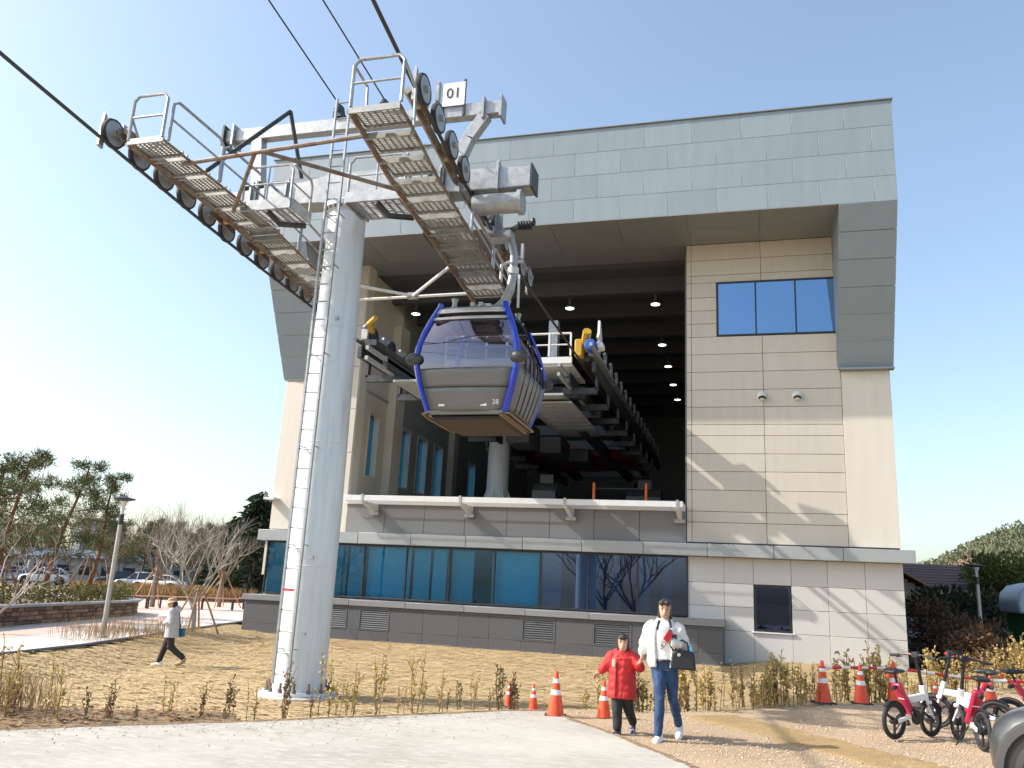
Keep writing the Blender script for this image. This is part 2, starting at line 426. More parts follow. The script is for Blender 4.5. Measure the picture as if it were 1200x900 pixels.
# ribbon window with blinds and a room behind
rw = window(bld, 'ribbon_window', -14.2, -1.70, 1.16, 2.98, 8, [glass_blue] * 5 + [glass_deep, glass_deep, glass_deep], y=FY - .06, depth=0.02, fw=0.06)
window(bld, 'corner_window', -16.45, -15.3, 1.16, 2.98, 1, glass_blue, y=FY - .06, fw=0.05)
obj('corner_pier', MB().b(-15.3, -14.2, FY - .08, 27.3, -0.3, 2.98), mgran_m, bld)
obj('end_post', MB().b(-16.56, -16.45, FY - .08, 27.5, 1.8, 2.98), cream_m, bld)
for (a, b_) in ((-16.4, -15.75), (-14.0, -13.4), (-13.3, -12.7), (-12.6, -11.0), (-10.9, -10.3), (-10.2, -9.7), (-9.5, -8.75), (-8.1, -6.5), (-6.35, -5.75), (-5.1, -4.5), (-3.2, -2.9)):
    obj('blind', MB().b(a, b_, 27.18, 27.20, 1.2, 2.9), blind_m, rw)
for a in (-12.9, -10.2, -7.0, -5.6, -4.3, -2.6):
    obj('room_column', MB().b(a, a + .28, 28.4, 28.7, 1.0, 3.0), white_m, rw)
obj('room_shell', MB().b(-16.4, -1.76, 27.3, 31.0, 0.9, 1.0).b(-16.4, -1.76, 31.0, 31.1, 0.9, 3.1).b(-16.4, -1.76, 27.45, 31.0, 2.99, 3.1), room_m, rw)
obj('counter', MB().b(-11.5, -4.5, 29.4, 29.9, 1.0, 1.75), room_m, rw)
# plinth with louvres
pl = obj('plinth', MB().b(-16.36, -0.68, 25.84, FY - .09, -0.4, 0.93), joint_m, bld)
vents = [(-13.35, -12.55), (-12.12, -11.06), (-6.65, -5.60), (-4.44, -3.28)]
xs = [-16.40, -15.0, -13.35, -12.55, -12.12, -11.06, -9.9, -8.7, -7.7, -6.65, -5.60, -4.44, -3.28, -2.2, -1.35, -0.64]
tile(pl, 'granite_panel', xs, [-0.38, 0.20, 0.86, 0.94], dgran_m, y=25.84, th=.04, gap=.006, holes=[(a, b_, .2, .86) for a, b_ in vents])
obj('granite_panel', MB().b(-0.682, -0.64, 25.85, FY - .09, -0.38, 0.935), dgran_m, pl)
for i in range(8):
    a, b_ = -16.48 + i * 1.9875, -16.48 + (i + 1) * 1.9875
    obj('plinth_cap', MB().b(a + .004, b_ - .004, 25.74, FY - .085, 0.945, 1.13), mgran_m, pl, bevel=.01)
for (a, b_) in vents:
    v = obj('louvre_vent', MB().b(a, a + .04, 25.79, 25.85, .2, .86).b(b_ - .04, b_, 25.79, 25.85, .2, .86).b(a + .04, b_ - .04, 25.79, 25.85, .2, .23).b(a + .04, b_ - .04, 25.79, 25.85, .83, .86), louv_m, pl)
    for k in range(9):
        z = .25 + k * .066
        obj('slat', MB().add([(a + .04, 25.795, z), (b_ - .04, 25.795, z), (b_ - .04, 25.835, z + .055), (a + .04, 25.835, z + .055), (a + .04, 25.803, z), (b_ - .04, 25.803, z), (b_ - .04, 25.843, z + .055), (a + .04, 25.843, z + .055)],
                                 [(0, 1, 2, 3), (7, 6, 5, 4), (0, 4, 5, 1), (2, 6, 7, 3), (0, 3, 7, 4), (1, 5, 6, 2)]), louv_m, v, smooth=False)
# open grating canopy in front of the hall floor
can = obj('grating_canopy', MB().b(-13.6, -1.78, 25.70, 25.76, 4.36, 4.54).b(-13.6, -1.78, 26.9, 26.96, 4.36, 4.54), white_steel, bld, bevel=.006)
g = MB(); x = -13.55
while x < -1.8:
    g.b(x, x + .028, 25.76, 26.9, 4.505, 4.53); x += .125
for k in range(5): g.b(-13.6, -1.78, 25.9 + k * .2, 25.93 + k * .2, 4.48, 4.503)
tag(obj('grating', g, white_steel, can, smooth=False), kind='stuff')
for k in range(4):
    xk = -12.35 + k * 3.47
    mb = MB().prism([(25.74, 4.36), (26.96, 4.36), (26.96, 4.05), (26.75, 4.05), (25.74, 4.30)], 'x', xk - .06, xk + .06)
    br = obj('bracket', mb, white_steel, can, bevel=.006)
    obj('bracket_foot', MB().b(xk - .17, xk + .17, 26.7, 26.95, 3.97, 4.09), galv, br, bevel=.006)
    obj('joint_clip', MB().b(xk - .04, xk + .04, 25.685, 25.77, 4.34, 4.58), galv, can)
# the hall: floor, ceiling, walls, windows
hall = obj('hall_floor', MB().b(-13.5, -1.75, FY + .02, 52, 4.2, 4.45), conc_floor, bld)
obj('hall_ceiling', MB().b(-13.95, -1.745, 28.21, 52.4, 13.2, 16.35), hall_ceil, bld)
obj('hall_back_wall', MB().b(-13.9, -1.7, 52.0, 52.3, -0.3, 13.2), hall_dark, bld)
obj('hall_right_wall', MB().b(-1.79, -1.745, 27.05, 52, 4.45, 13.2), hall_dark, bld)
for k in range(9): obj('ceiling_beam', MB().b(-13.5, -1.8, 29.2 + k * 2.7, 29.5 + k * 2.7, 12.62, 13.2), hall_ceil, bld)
def side_wall(y0, y1, wins, M):
    mb = MB(); yy = y0; X0, X1 = -13.95, -13.5
    mb.b(X0, X1, y0, y1, -0.3, 5.48).b(X0, X1, y0, y1, 7.97, 13.2)
    for (a, b_) in wins: mb.b(X0, X1, yy, a, 5.48, 7.97); yy = b_
    mb.b(X0, X1, yy, y1, 5.48, 7.97)
    w = obj('hall_side_wall', mb, M, bld)
    for (a, b_) in wins:
        f = obj('side_window', MB().b(X0 + .2, X1 + .03, a, a + .07, 5.48, 7.97).b(X0 + .2, X1 + .03, b_ - .07, b_, 5.48, 7.97).b(X0 + .2, X1 + .03, a + .07, b_ - .07, 5.48, 5.55).b(X0 + .2, X1 + .03, a + .07, b_ - .07, 7.9, 7.97), hall_beige, w)
        obj('pane', MB().add([(X0 + .25, a + .07, 5.55), (X0 + .25, b_ - .07, 5.55), (X0 + .25, b_ - .07, 7.9), (X0 + .25, a + .07, 7.9)], [(0, 1, 2, 3)]), glass_clear, f, smooth=False)
        obj('mullion', MB().b(X0 + .24, X0 + .28, (a + b_) / 2 - .03, (a + b_) / 2 + .03, 5.55, 7.9), frame_m, f)
side_wall(27.6, 30.5, [(28.05, 29.0)], hall_beige)
side_wall(30.5, 52.0, [(31.0, 32.2), (33.0, 34.2), (35.0, 36.2), (40, 41.2)], hall_green)
obj('pilaster', MB().b(-13.5, -13.15, 29.6, 30.5, 4.45, 11.8), hall_beige, bld, bevel=.01)
obj('pilaster', MB().b(-13.5, -13.2, 36.9, 37.5, 4.45, 9.2), hall_beige, bld, bevel=.01)
obj('wall_rail', MB().b(-13.5, -13.44, 27.6, 30.5, 8.6, 8.66).b(-13.5, -13.44, 27.6, 30.5, 10.4, 10.46), hall_green, bld)
# round ceiling lights in the hall
lights = [(-3.12, 30.36, 'nearest the opening in the right hand row'), (-3.36, 35.74, 'second from the front in the right hand row'), (-3.41, 39.36, 'third from the front in the right hand row'),
          (-3.46, 43.0, 'fourth from the front in the right hand row'), (-3.5, 46.45, 'farthest back in the right hand row'), (-6.46, 30.41, 'above the white railing of the ropeway machinery'), (-12.9, 30.3, 'at the left beside the tower shaft')]
for (x, y, w_) in lights:
    t = thing('ceiling_light', 'small round white ceiling light, ' + w_, 'light', (x, y, 13.2), 'ceiling lights in the dark hall')
    obj('lamp_shade', MB().lathe([(.05, 0), (.05, -.5), (.12, -.55), (.2, -.66), (.19, -.67)], 14, (x, y, 13.2)), galv, t)
    obj('lamp_disc', MB().lathe([(.17, -.675), (.08, -.69)], 14, (x, y, 13.2)), lampglow, t)
# ---------------------------------------------------------------- ropeway tower 01
def interp(tab, y):
    if y <= tab[0][0]: a, b = tab[0], tab[1]
    elif y >= tab[-1][0]: a, b = tab[-2], tab[-1]
    else:
        for i in range(len(tab) - 1):
            if tab[i][0] <= y <= tab[i + 1][0]: a, b = tab[i], tab[i + 1]; break
    return a[1] + (b[1] - a[1]) * (y - a[0]) / (b[0] - a[0])
RZL = [(-80, 16.2), (7.06, 7.92), (9.23, 7.74), (12.15, 7.52), (15.2, 7.40), (20, 7.25), (50, 7.25)]
RZR = [(-80, 25.0), (7.79, 8.51), (9.33, 8.22), (11.44, 7.93), (14.33, 7.76), (22, 7.80), (50, 7.80)]
XL, XR = -8.9, -4.2
WZR = [(8.4, 7.62), (8.9, 7.55), (10, 7.33), (12.6, 7.08), (13.9, 6.93)]
WZL = [(8.8, 7.68), (11.8, 7.66), (14.8, 7.34)]
TX, TY = -6.47, 11.9
tw = thing('ropeway_tower', 'pale blue grey steel ropeway tower with side ladder, catwalks and sign 01', 'ropeway tower', (TX, TY, 0))
sh = obj('shaft', MB().lathe([(0.385, 0.09), (0.385, 2.8), (0.312, 7.86)], 40, (TX, TY, 0)), shaft_paint, tw)
for zz in (1.9, 3.8, 5.7): obj('weld_seam', MB().ring((TX, TY, zz), (0, 0, 1), .386 - .073 * max(0, zz - 2.8) / 5.06, .006, 36, 5), shaft_paint, tw)
obj('top_flange', MB().lathe([(0.31, 7.80), (0.40, 7.84), (0.40, 7.92), (0.34, 7.97)], 36, (TX, TY, 0)), shaft_paint, tw)
for k in range(22):
    a = 2 * math.pi * k / 22
    obj('flange_bolt', MB().lathe([(.018, 0), (.018, .05)], 6, (TX + math.cos(a) * .375, TY + math.sin(a) * .375, 7.80 - .01)), dark_steel, tw)
conc_m = mat('foundation_concrete', (0.50, 0.47, 0.42), 0.85, 0, 0.15, 6, bump=0.2)
obj('base_plate', MB().lathe([(0.54, 0.05), (0.54, 0.085), (0.40, 0.09)], 36, (TX, TY, 0)), shaft_paint, tw)
obj('foundation', MB().lathe([(0.62, -0.2), (0.62, 0.03), (0.60, 0.045)], 32, (TX, TY, 0)), conc_m, tw)
for k in range(14):
    a = 2 * math.pi * (k + .3) / 14
    p = Vector((TX + math.cos(a) * .465, TY + math.sin(a) * .465, .085))
    obj('anchor_bolt', MB().lathe([(.035, 0), (.035, .05), (.018, .05), (.018, .14)], 6, p), galv_rust, tw)
# ladder on the front of the shaft
LX, LY, LW = TX - .02, TY - .52, .125
lad = obj('ladder', MB().bar((LX - LW, LY, .22), (LX - LW, LY, 9.75), .03, .045).bar((LX + LW, LY, .22), (LX + LW, LY, 9.75), .03, .045), galv, tw)
z = .35; rungm = None
while z < 9.7:
    if rungm is None: rungm = MB().tube((LX - LW, LY, z), (LX + LW, LY, z), .013, n=6).mesh('rung', Vector((TX, TY, 0)))
    o = obj('rung', rungm, galv, lad); o.location.z = z - .35; z += .30
for z in (.7, 2.2, 3.7, 5.2, 6.7, 7.6):
    rr = .385 - .07 * max(0, z - 2.8) / 5.1
    for s in (-1, 1): obj('ladder_bracket', MB().bar((LX + s * LW, LY, z), (TX - .02 + s * .12, TY - rr + .03, z), .03, .012), galv, lad)
obj('safety_label', MB().b(LX - .11, LX + .07, LY - .03, LY - .024, 1.52, 1.555), mat('red_label', (0.55, 0.03, 0.03), .5), lad)
for (zz, ww) in ((2.0, .05), (.9, .035), (5.8, .06)):
    a = R(-62); rr = .38 - .07 * max(0, zz - 2.8) / 5.1
    obj('shaft_fitting', MB().b(TX + math.cos(a) * rr - .03, TX + math.cos(a) * rr + .03, TY + math.sin(a) * rr - .03, TY + math.sin(a) * rr + .02, zz, zz + ww), galv, tw)
# cable conduit up the shaft
# main cross arm, saddle and upper lifting beam
arm = obj('cross_arm', MB().prism([(-9.2, 8.02), (-9.2, 8.30), (-7.3, 8.40), (-6.75, 8.52), (-5.95, 8.52), (-5.4, 8.40), (-3.2, 8.34), (-3.2, 7.98), (-5.6, 7.98), (-6.0, 7.96), (-6.7, 7.96), (-7.1, 7.99)], 'y', TY - .19, TY + .19), galv, tw, bevel=.012)
obj('arm_end_plate', MB().b(-3.2, -3.17, TY - .21, TY + .21, 7.96, 8.36), dark_steel, arm)
for xk in (-3.75, -4.4, -4.75, -8.3, -7.6):
    obj('clamp_plate', MB().b(xk - .02, xk + .02, TY - .24, TY + .24, 7.95, 8.43), galv, arm)
    obj('clamp_bolt', MB().lathe([(.03, 0), (.03, .08)], 6, (xk, TY - .15, 8.42)), galv, arm)
obj('pivot_tube', MB().lathe([(.17, 0), (.17, .75), (.21, .75), (.21, .82)], 20, (-4.15, TY - .1, 7.74), (1, 0, 0)), galv, arm)
obj('hanger_plate', MB().b(-8.5, -8.46, TY - .2, TY + .2, 7.75, 8.5).b(-8.2, -8.16, TY - .2, TY + .2, 7.75, 8.5), dark_steel, arm)
obj('hanger_plate', MB().b(-4.95, -4.91, TY - .25, TY + .25, 7.2, 8.45).b(-4.7, -4.66, TY - .25, TY + .25, 7.3, 8.45), dark_steel, arm)
lb = obj('lifting_beam', MB().b(-9.08, -3.78, TY - .09, TY + .09, 9.42, 9.66), galv, tw, bevel=.01)
for xk in (-9.1, -3.79, -4.1, -8.9):
    obj('end_plate', MB().b(xk - .02, xk + .02, TY - .15, TY + .15, 9.33, 9.74), galv if xk > -9 else dark_steel, lb)
obj('beam_post', MB().bar((-4.62, TY, 8.36), (-4.35, TY, 9.05), .20, .18, (0, 1, 0)).bar((-4.36, TY, 9.02), (-4.08, TY, 9.44), .20, .18, (0, 1, 0)), galv, lb, bevel=.01)
obj('beam_post', MB().bar((-8.28, TY, 8.3), (-8.42, TY, 9.45), .22, .18, (0, 1, 0)), galv, lb, bevel=.01)
obj('diagonal_brace', MB().tube((-7.97, 10.0, 7.75), (-7.25, 11.0, 9.34), .035).tube((-7.25, 11.0, 9.34), (-7.20, 11.5, 8.35), .035), dark_steel, lb)
# number plate
sg = obj('number_plate', MB().b(-4.84, -4.44, TY - .13, TY - .115, 9.62, 10.06), white_m, lb)
obj('plate_post', MB().b(-4.47, -4.43, TY - .115, TY - .09, 9.42, 10.12).b(-4.86, -4.82, TY - .115, TY - .09, 9.42, 10.06), dark_steel, sg)
def text(body, size, loc, M, parent, name='lettering', rot=(math.pi / 2, 0, 0), ext=0.002):
    cu_ = bpy.data.curves.new(name, 'FONT'); cu_.body = body; cu_.size = size; cu_.align_x = 'CENTER'; cu_.align_y = 'CENTER'; cu_.extrude = ext
    t = bpy.data.objects.new(name, cu_); COL.objects.link(t)
    dg = bpy.context.evaluated_depsgraph_get(); dg.update()
    me = bpy.data.meshes.new_from_object(t.evaluated_get(dg)); bpy.data.objects.remove(t)
    o = bpy.data.objects.new(name, me); COL.objects.link(o); me.materials.clear(); me.materials.append(M)
    o.parent = parent; o.location = Vector(loc) - OFF.get(parent.name, Vector()); o.rotation_euler = rot
    return o
text('01', .27, (-4.64, TY - .135, 9.85), black_m, sg)
# communication cable saddles on the lifting beam
for xk in (-6.82, -5.95):
    obj('cable_saddle', MB().b(xk - .08, xk + .08, TY - .13, TY + .13, 9.67, 9.78).prism([(TY - .2, 9.78), (TY + .15, 9.78), (TY + .05, 9.95), (TY - .1, 9.93)], 'x', xk - .03, xk + .03), dark_steel, lb)
grate_m = mat('weathered_grating', (.33, .335, .325), .5, .45, .25, 8, col2=(.20, .15, .11), mixscale=6, mixlo=.58, mixhi=.78)
# sheave trains
def sheave_train(X, tab, y0, y1, n, inb):
    beam = obj('sheave_beam', MB().path([(X + inb * .24, y, interp(tab, y) + .22) for y in [y0 + (y1 - y0) * i / 10 for i in range(11)]], .07, 4), galv_rust, tw)
    tyre = hub = None
    ys = [y0 + (y1 - y0) * i / (n - 1) for i in range(n)]
    for i, y in enumerate(ys):
        c = Vector((X, y, interp(tab, y) + .20))
        if tyre is None:
            c0 = c
            tyre = MB().ring(c, (1, 0, 0), .203, .024, 24, 6, .045).mesh('sheave_tyre', Vector((TX, TY, 0)))
            hub = MB().lathe([(.19, -.035), (.175, .0), (.19, .035)], 20, c, (1, 0, 0)).lathe([(.05, -.09), (.05, .09)], 10, c, (1, 0, 0)).mesh('sheave_hub', Vector((TX, TY, 0)))
        for (nm, me, M) in (('sheave_tyre', tyre, rubber), ('sheave_hub', hub, galv)):
            o = obj(nm, me, M, beam); o.location = c - c0
        if i % 2 == 0 and i + 1 < n:
            d = Vector((X, ys[i + 1], interp(tab, ys[i + 1]) + .2))
            obj('rocker_arm', MB().bar(c + Vector((inb * .13, -.05, 0)), d + Vector((inb * .13, .05, 0)), .03, .14), galv_rust, beam, bevel=.005)
            mid = (c + d) / 2
            obj('rocker_pin', MB().lathe([(.05, 0), (.05, .2)], 10, mid + Vector((inb * .05, 0, 0)), (inb, 0, 0)), mat('brass_bush', (.42, .33, .18), .5, .3), beam)
            if i % 4 == 0: obj('rocker_link', MB().bar(mid + Vector((-inb * .1, 0, .02)), mid + Vector((-inb * .1, 0, .34)), .05, .09), galv, beam)
    for y in (ys[0] - .14, ys[-1] + .14):   # rope catchers
        obj('rope_catcher', MB().prism([(y - .05, interp(tab, y) - .08), (y + .05, interp(tab, y) - .1), (y + .03, interp(tab, y) + .42), (y - .02, interp(tab, y) + .46)], 'x', X - .09, X - .05), galv, beam)
    return beam
sheave_train(XL, RZL, 9.05, 15.5, 12, 1)
sheave_train(XR, RZR, 9.5, 15.6, 11, -1)
# stepped catwalks of grating with stringers and hand rails
def catwalk(x0, x1, tab, y0, y1, n, railx, front=True):
    dz = -.05
    st = MB()
    yy = [y0 + (y1 - y0) * i / 8 for i in range(9)]
    st.path([(x0, y, interp(tab, y) + dz) for y in yy], .05, 4).path([(x1, y, interp(tab, y) + dz) for y in yy], .026, 4)
    w = obj('catwalk', st, galv_rust, tw)
    L = (y1 - y0) / n
    for i in range(n):
        a, b = y0 + i * L, y0 + (i + 1) * L - .10
        zc = interp(tab, (a + b) / 2)
        g = MB()
        for k in range(9): g.b(x0 + .02, x1 - .02, a + .02 + k * (b - a - .05) / 8, a + .028 + k * (b - a - .05) / 8 + .012, zc - .025, zc)
        for k in range(8): xx = x0 + .04 + k * (x1 - x0 - .09) / 7; g.b(xx, xx + .012, a, b, zc - .03, zc - .006)
        g.b(x0, x1, a - .01, a + .015, zc - .07, zc + .02).b(x0, x1, b - .015, b + .01, zc - .07, zc + .02)
        obj('grating_step', g, grate_m, w, smooth=False)
        for k in (0.25, 0.75):
            xx = x0 + (x1 - x0) * k
            obj('step_clip', MB().b(xx - .06, xx + .06, b - .01, b + .03, zc - .02, zc + .05), white_steel, w)
    return w
def hoop(pts, r, parent, name='hand_rail', M=None): return obj(name, MB().path(pts, r, 7), M or galv, parent)
def side_rail(tab, x, y0, y1, parent, h=.68, seg=1.25):
    y = y0
    while y < y1 - .2:
        e = min(y + seg, y1)
        z0, z1 = interp(tab, y), interp(tab, e)
        hoop([(x, y, z0), (x, y, z0 + h - .1), (x, y + .1, z0 + h - .02), (x, e - .14, z1 + h), (x, e - .04, z1 + h - .08), (x, e - .04, z1)], .024, parent)
        hoop([(x, y, z0 + h * .5), (x, e - .04, z1 + h * .5)], .018, parent, 'mid_rail')
        y = e
cl = catwalk(-8.42, -7.82, WZL, 8.85, 14.8, 11, -7.82)
side_rail(WZL, -7.82, 8.95, 14.8, cl)
zf = interp(WZL, 8.85)
hoop([(-8.42, 8.85, zf), (-8.42, 8.85, zf + .62), (-8.35, 8.85, zf + .7), (-7.92, 8.85, zf + .7), (-7.85, 8.85, zf + .62), (-7.85, 8.85, zf)], .024, cl)
hoop([(-8.42, 8.85, zf + .36), (-7.85, 8.85, zf + .36)], .018, cl, 'mid_rail')
hoop([(-8.42, 8.85, zf + .36), (-8.42, 9.15, zf)], .018, cl, 'mid_rail')
cr_ = catwalk(-4.78, -4.08, WZR, 8.55, 13.9, 11, -4.88)
zf = interp(WZR, 8.55)
hoop([(-4.77, 8.55, zf), (-4.77, 8.55, zf + .60), (-4.70, 8.55, zf + .68), (-4.14, 8.55, zf + .68), (-4.07, 8.55, zf + .60), (-4.07, 8.55, zf)], .024, cr_)
hoop([(-4.77, 8.55, zf + .34), (-4.07, 8.55, zf + .34)], .018, cr_, 'mid_rail')
hoop([(-4.07, 8.55, zf + .6), (-4.07, 8.95, zf + .45), (-4.07, 9.0, zf - .1)], .02, cr_)
hoop([(-4.77, 8.55, zf + .6), (-4.77, 8.95, zf + .55), (-4.77, 9.0, zf - .1)], .02, cr_)
side_rail(WZR, -4.10, 11.6, 13.9, cr_, h=.42)
hoop([(-4.12, 13.4, 7.0), (-4.12, 13.4, 7.35), (-4.0, 13.45, 7.42), (-3.75, 13.45, 7.42)], .03, cr_, M=white_steel)
# small work platforms either side of the shaft
def platform(x0, x1, y0, y1, z, name='work_platform'):
    g = MB()
    for k in range(10): g.b(x0, x1, y0 + .03 + k * (y1 - y0 - .06) / 10, y0 + .05 + k * (y1 - y0 - .06) / 10, z - .03, z)
    for k in range(9): xx = x0 + k * (x1 - x0) / 8; g.b(xx - .008, xx + .008, y0, y1, z - .035, z - .005)
    p = obj(name, MB().b(x0 - .02, x1 + .02, y0 - .03, y0, z - .07, z + .11).b(x0 - .02, x1 + .02, y1, y1 + .03, z - .07, z + .05).b(x0 - .05, x0 - .02, y0, y1, z - .07, z + .11).b(x1 + .02, x1 + .05, y0, y1, z - .07, z + .11), galv, tw)
    obj('grating', g, galv, p, smooth=False)
    hoop([(x0, y0, z), (x0, y0, z + .62), (x0 + .08, y0, z + .72), (x1 - .08, y0, z + .72), (x1, y0, z + .62), (x1, y0, z)], .022, p)
    hoop([(x0, y0, z + .4), (x1, y0, z + .4)], .016, p, 'mid_rail')
    hoop([(x1, y0, z + .72), (x1, y1 - .06, z + .72), (x1, y1, z + .64), (x1, y1, z)], .022, p)
    hoop([(x1, y0, z + .4), (x1, y1, z + .4)], .016, p, 'mid_rail')
    hoop([((x0 + x1) / 2, y0, z), ((x0 + x1) / 2, y0, z + .72)], .018, p, 'rail_post')
    hoop([((x0 + x1) / 2, y0 + .1, z - .05), ((x0 + x1) / 2 + .15, y0 + .25, z - .22), ((x0 + x1) / 2 + .4, y1, z - .1)], .05, p, 'support_arm', dark_steel)
    return p
platform(-7.95, -7.05, 11.0, 11.62, 7.62)
platform(-6.02, -5.05, 11.0, 11.62, 7.62)
# tie rods between the two catwalks
obj('tie_rod', MB().tube((-7.95, 9.47, 7.60), (-4.78, 9.0, 7.45), .032), galv_rust, tw)
obj('tie_rod', MB().tube((-7.95, 10.8, 7.46), (-6.6, 9.27, 7.54), .032), galv_rust, tw)
obj('tie_rod', MB().tube((-6.5, 9.25, 7.54), (-4.78, 10.2, 7.27), .032), galv_rust, tw)
obj('tie_rod', MB().tube((-7.95, 14.2, 7.12), (-4.78, 13.95, 7.05), .03), white_steel, tw)
obj('tie_rod', MB().tube((-6.07, 14.04, 7.09), (-4.78, 12.6, 7.06), .03), white_steel, tw)
obj('tie_rod', MB().tube((-6.07, 14.04, 7.09), (-7.95, 13.0, 7.22), .03), white_steel, tw)
obj('rod_clamp', MB().b(-6.17, -5.97, 14.0, 14.08, 7.03, 7.15), galv, tw)

# ---------------------------------------------------------------- ropes
steelrope = mat('wire_rope', (0.06, 0.058, 0.055), 0.55, 0.5, 0.2, 40)
def rope(name, label, X, tab, ya, yb, r=.028):
    pts = [(X, ya + (yb - ya) * i / 60, interp(tab, ya + (yb - ya) * i / 60)) for i in range(61)]
    return tag(obj(name, MB().path(pts, r, 7), steelrope), label, 'rope', 'haul ropes of the ropeway')
rope('haul_rope', 'thick dark haul rope running under the left wheel train of the tower', XL, RZL, -78, 36)
rope('haul_rope', 'thick dark haul rope on the right that carries the gondola into the hall', XR, RZR, -78, 36)
for (xk, lab, bz) in ((-6.82, 'thin dark signal cable, left one of the pair above the tower', 20.2), (-5.95, 'thin dark signal cable, right one of the pair above the tower', 18.0)):
    a = Vector((xk, TY - .1, 9.93)); d = (Vector((xk, -78, bz)) - a)
    pts = [a + d * (i / 24) for i in range(25)]
    tag(obj('signal_cable', MB().path(pts, .014, 6), steelrope), lab, 'cable', 'signal cables above the tower')
# the tower stands on ground 0.24 m below the pavement, and is built one seventh larger than the drawing above
SITE_K = 1.14; EYE = Vector((0, 0, 1.7))
def site(o):
    o.location = EYE + (Vector(o.location) - EYE) * SITE_K; o.scale = (SITE_K,) * 3; return o
for o in [q for q in bpy.data.objects if q.parent is None and q.get('category') in ('ropeway tower', 'rope', 'cable')]: site(o)
# ---------------------------------------------------------------- gondola cabin
GX, GY = -4.28, 13.15
gd = thing('gondola_cabin', 'grey gondola cabin with blue corner posts and number 38 hanging by the tower', 'gondola', (GX, GY, 4.18))
blue_m = mat('blue_cabin_paint', (0.012, 0.045, 0.50), 0.28, 0, 0.05, 6, coat=.5)
cabgrey = mat('cabin_grey', (0.17, 0.17, 0.158), 0.42, 0.25, 0.06, 2.5)
cabdark = mat('cabin_dark', (0.035, 0.036, 0.04), 0.5)
cabside = mat('cabin_side_grey', (0.20, 0.195, 0.19), 0.45, 0.3, 0.06, 3)
floor_m = mat('cabin_floor_brown', (0.028, 0.018, 0.016), 0.6, 0, 0.2, 5)
trim_m = mat('cabin_copper_trim', (0.28, 0.18, 0.11), 0.45, 0.3, 0.15, 8)
alu = mat('aluminium', (0.60, 0.60, 0.58), 0.36, 0.7, 0.06, 5)
HW = [(4.22, .70), (4.6, .82), (5.0, .92), (5.3, .955), (5.6, .925), (6.0, .80), (6.34, .655)]
HL = [(4.22, .80), (4.6, .88), (5.0, .96), (5.3, .985), (5.6, .97), (6.0, .89), (6.34, .80)]
hw = lambda z: interp(HW, z); hl = lambda z: interp(HL, z)
def sheet(kind, z0, z1, M, name, inset=0.07, outset=0., nz=6, nu=8, u0=-1, u1=1, bulge=.05):
    mb = MB(); vs = []; fs = []
    for i in range(nz + 1):
        z = z0 + (z1 - z0) * i / nz
        for j in range(nu + 1):
            u = u0 + (u1 - u0) * j / nu; e = bulge * (1 - u * u) + outset
            if kind == 'front': p = (GX + u * (hw(z) - inset), GY - hl(z) - e, z)
            elif kind == 'back': p = (GX + u * (hw(z) - inset), GY + hl(z) + e, z)
            elif kind == 'right': p = (GX + hw(z) + e * .6, GY + u * (hl(z) - inset), z)
            else: p = (GX - hw(z) - e * .6, GY + u * (hl(z) - inset), z)
            vs.append(p)
    for i in range(nz):
        for j in range(nu): a = i * (nu + 1) + j; fs.append((a, a + 1, a + nu + 2, a + nu + 1))
    mb.add(vs, fs)
    o = obj(name, mb, M, gd, recalc=False)
    if M is not glass_cab:
        s = o.modifiers.new('solid', 'SOLIDIFY'); s.thickness = .03; s.offset = 0
    return o
for k in ('front', 'back'):
    sheet(k, 5.10, 6.13, glass_cab, 'windscreen')
    sheet(k, 4.755, 5.085, cabgrey, 'upper_body_panel')
    sheet(k, 4.31, 4.735, cabgrey, 'lower_body_panel', outset=.006)
    sheet(k, 6.21, 6.30, alu, 'top_bar', outset=.03)
    sheet(k, 6.07, 6.12, alu, 'window_bar', outset=.025)
    sheet(k, 4.735, 4.755, cabdark, 'seam', outset=-.01)
for k in ('right', 'left'):
    sheet(k, 5.16, 6.26, glass_cab, 'side_window')
    dr = sheet(k, 4.34, 5.14, cabside, 'door')
    s_ = 1 if k == 'right' else -1
    for q in (-.62, -.3, .02, .34, .66):
        mb = MB().path([(GX + s_ * (hw(z) + .05 * (1 - q * q) * .6 + .02), GY + q * (hl(z) - .07), z) for z in (4.36, 4.6, 4.85, 5.15, 5.5)], .014, 5)
        obj('door_slot', mb, cabdark, dr)
    mb = MB().path([(GX + s_ * (hw(z) + .035), GY, z) for z in (4.36, 4.8, 5.2, 5.7, 6.2)], .016, 5)
    obj('door_seam', mb, cabdark, dr)
zs = [4.31, 4.5, 4.8, 5.1, 5.3, 5.5, 5.8, 6.1, 6.34]
for sx in (-1, 1):
    for sy in (-1, 1):
        pts = [(GX + sx * (hw(z) - .03), GY + sy * (hl(z) - .0), z) for z in zs]
        if sy < 0: pts += [(GX + sx * (hw(6.34) - .045), GY - hl(6.34) + .03, 6.43)]
        obj('corner_post', MB().path(pts, .062, 8, ry=.05), blue_m, gd)
        z = 5.28
        b_ = MB().ball((GX + sx * (hw(z) + .0), GY + sy * (hl(z) + .03), z), (.16, .10, .12), 14, 8)
        obj('bumper', b_, mat('bumper_rubber', (.05, .055, .055), .4), gd)
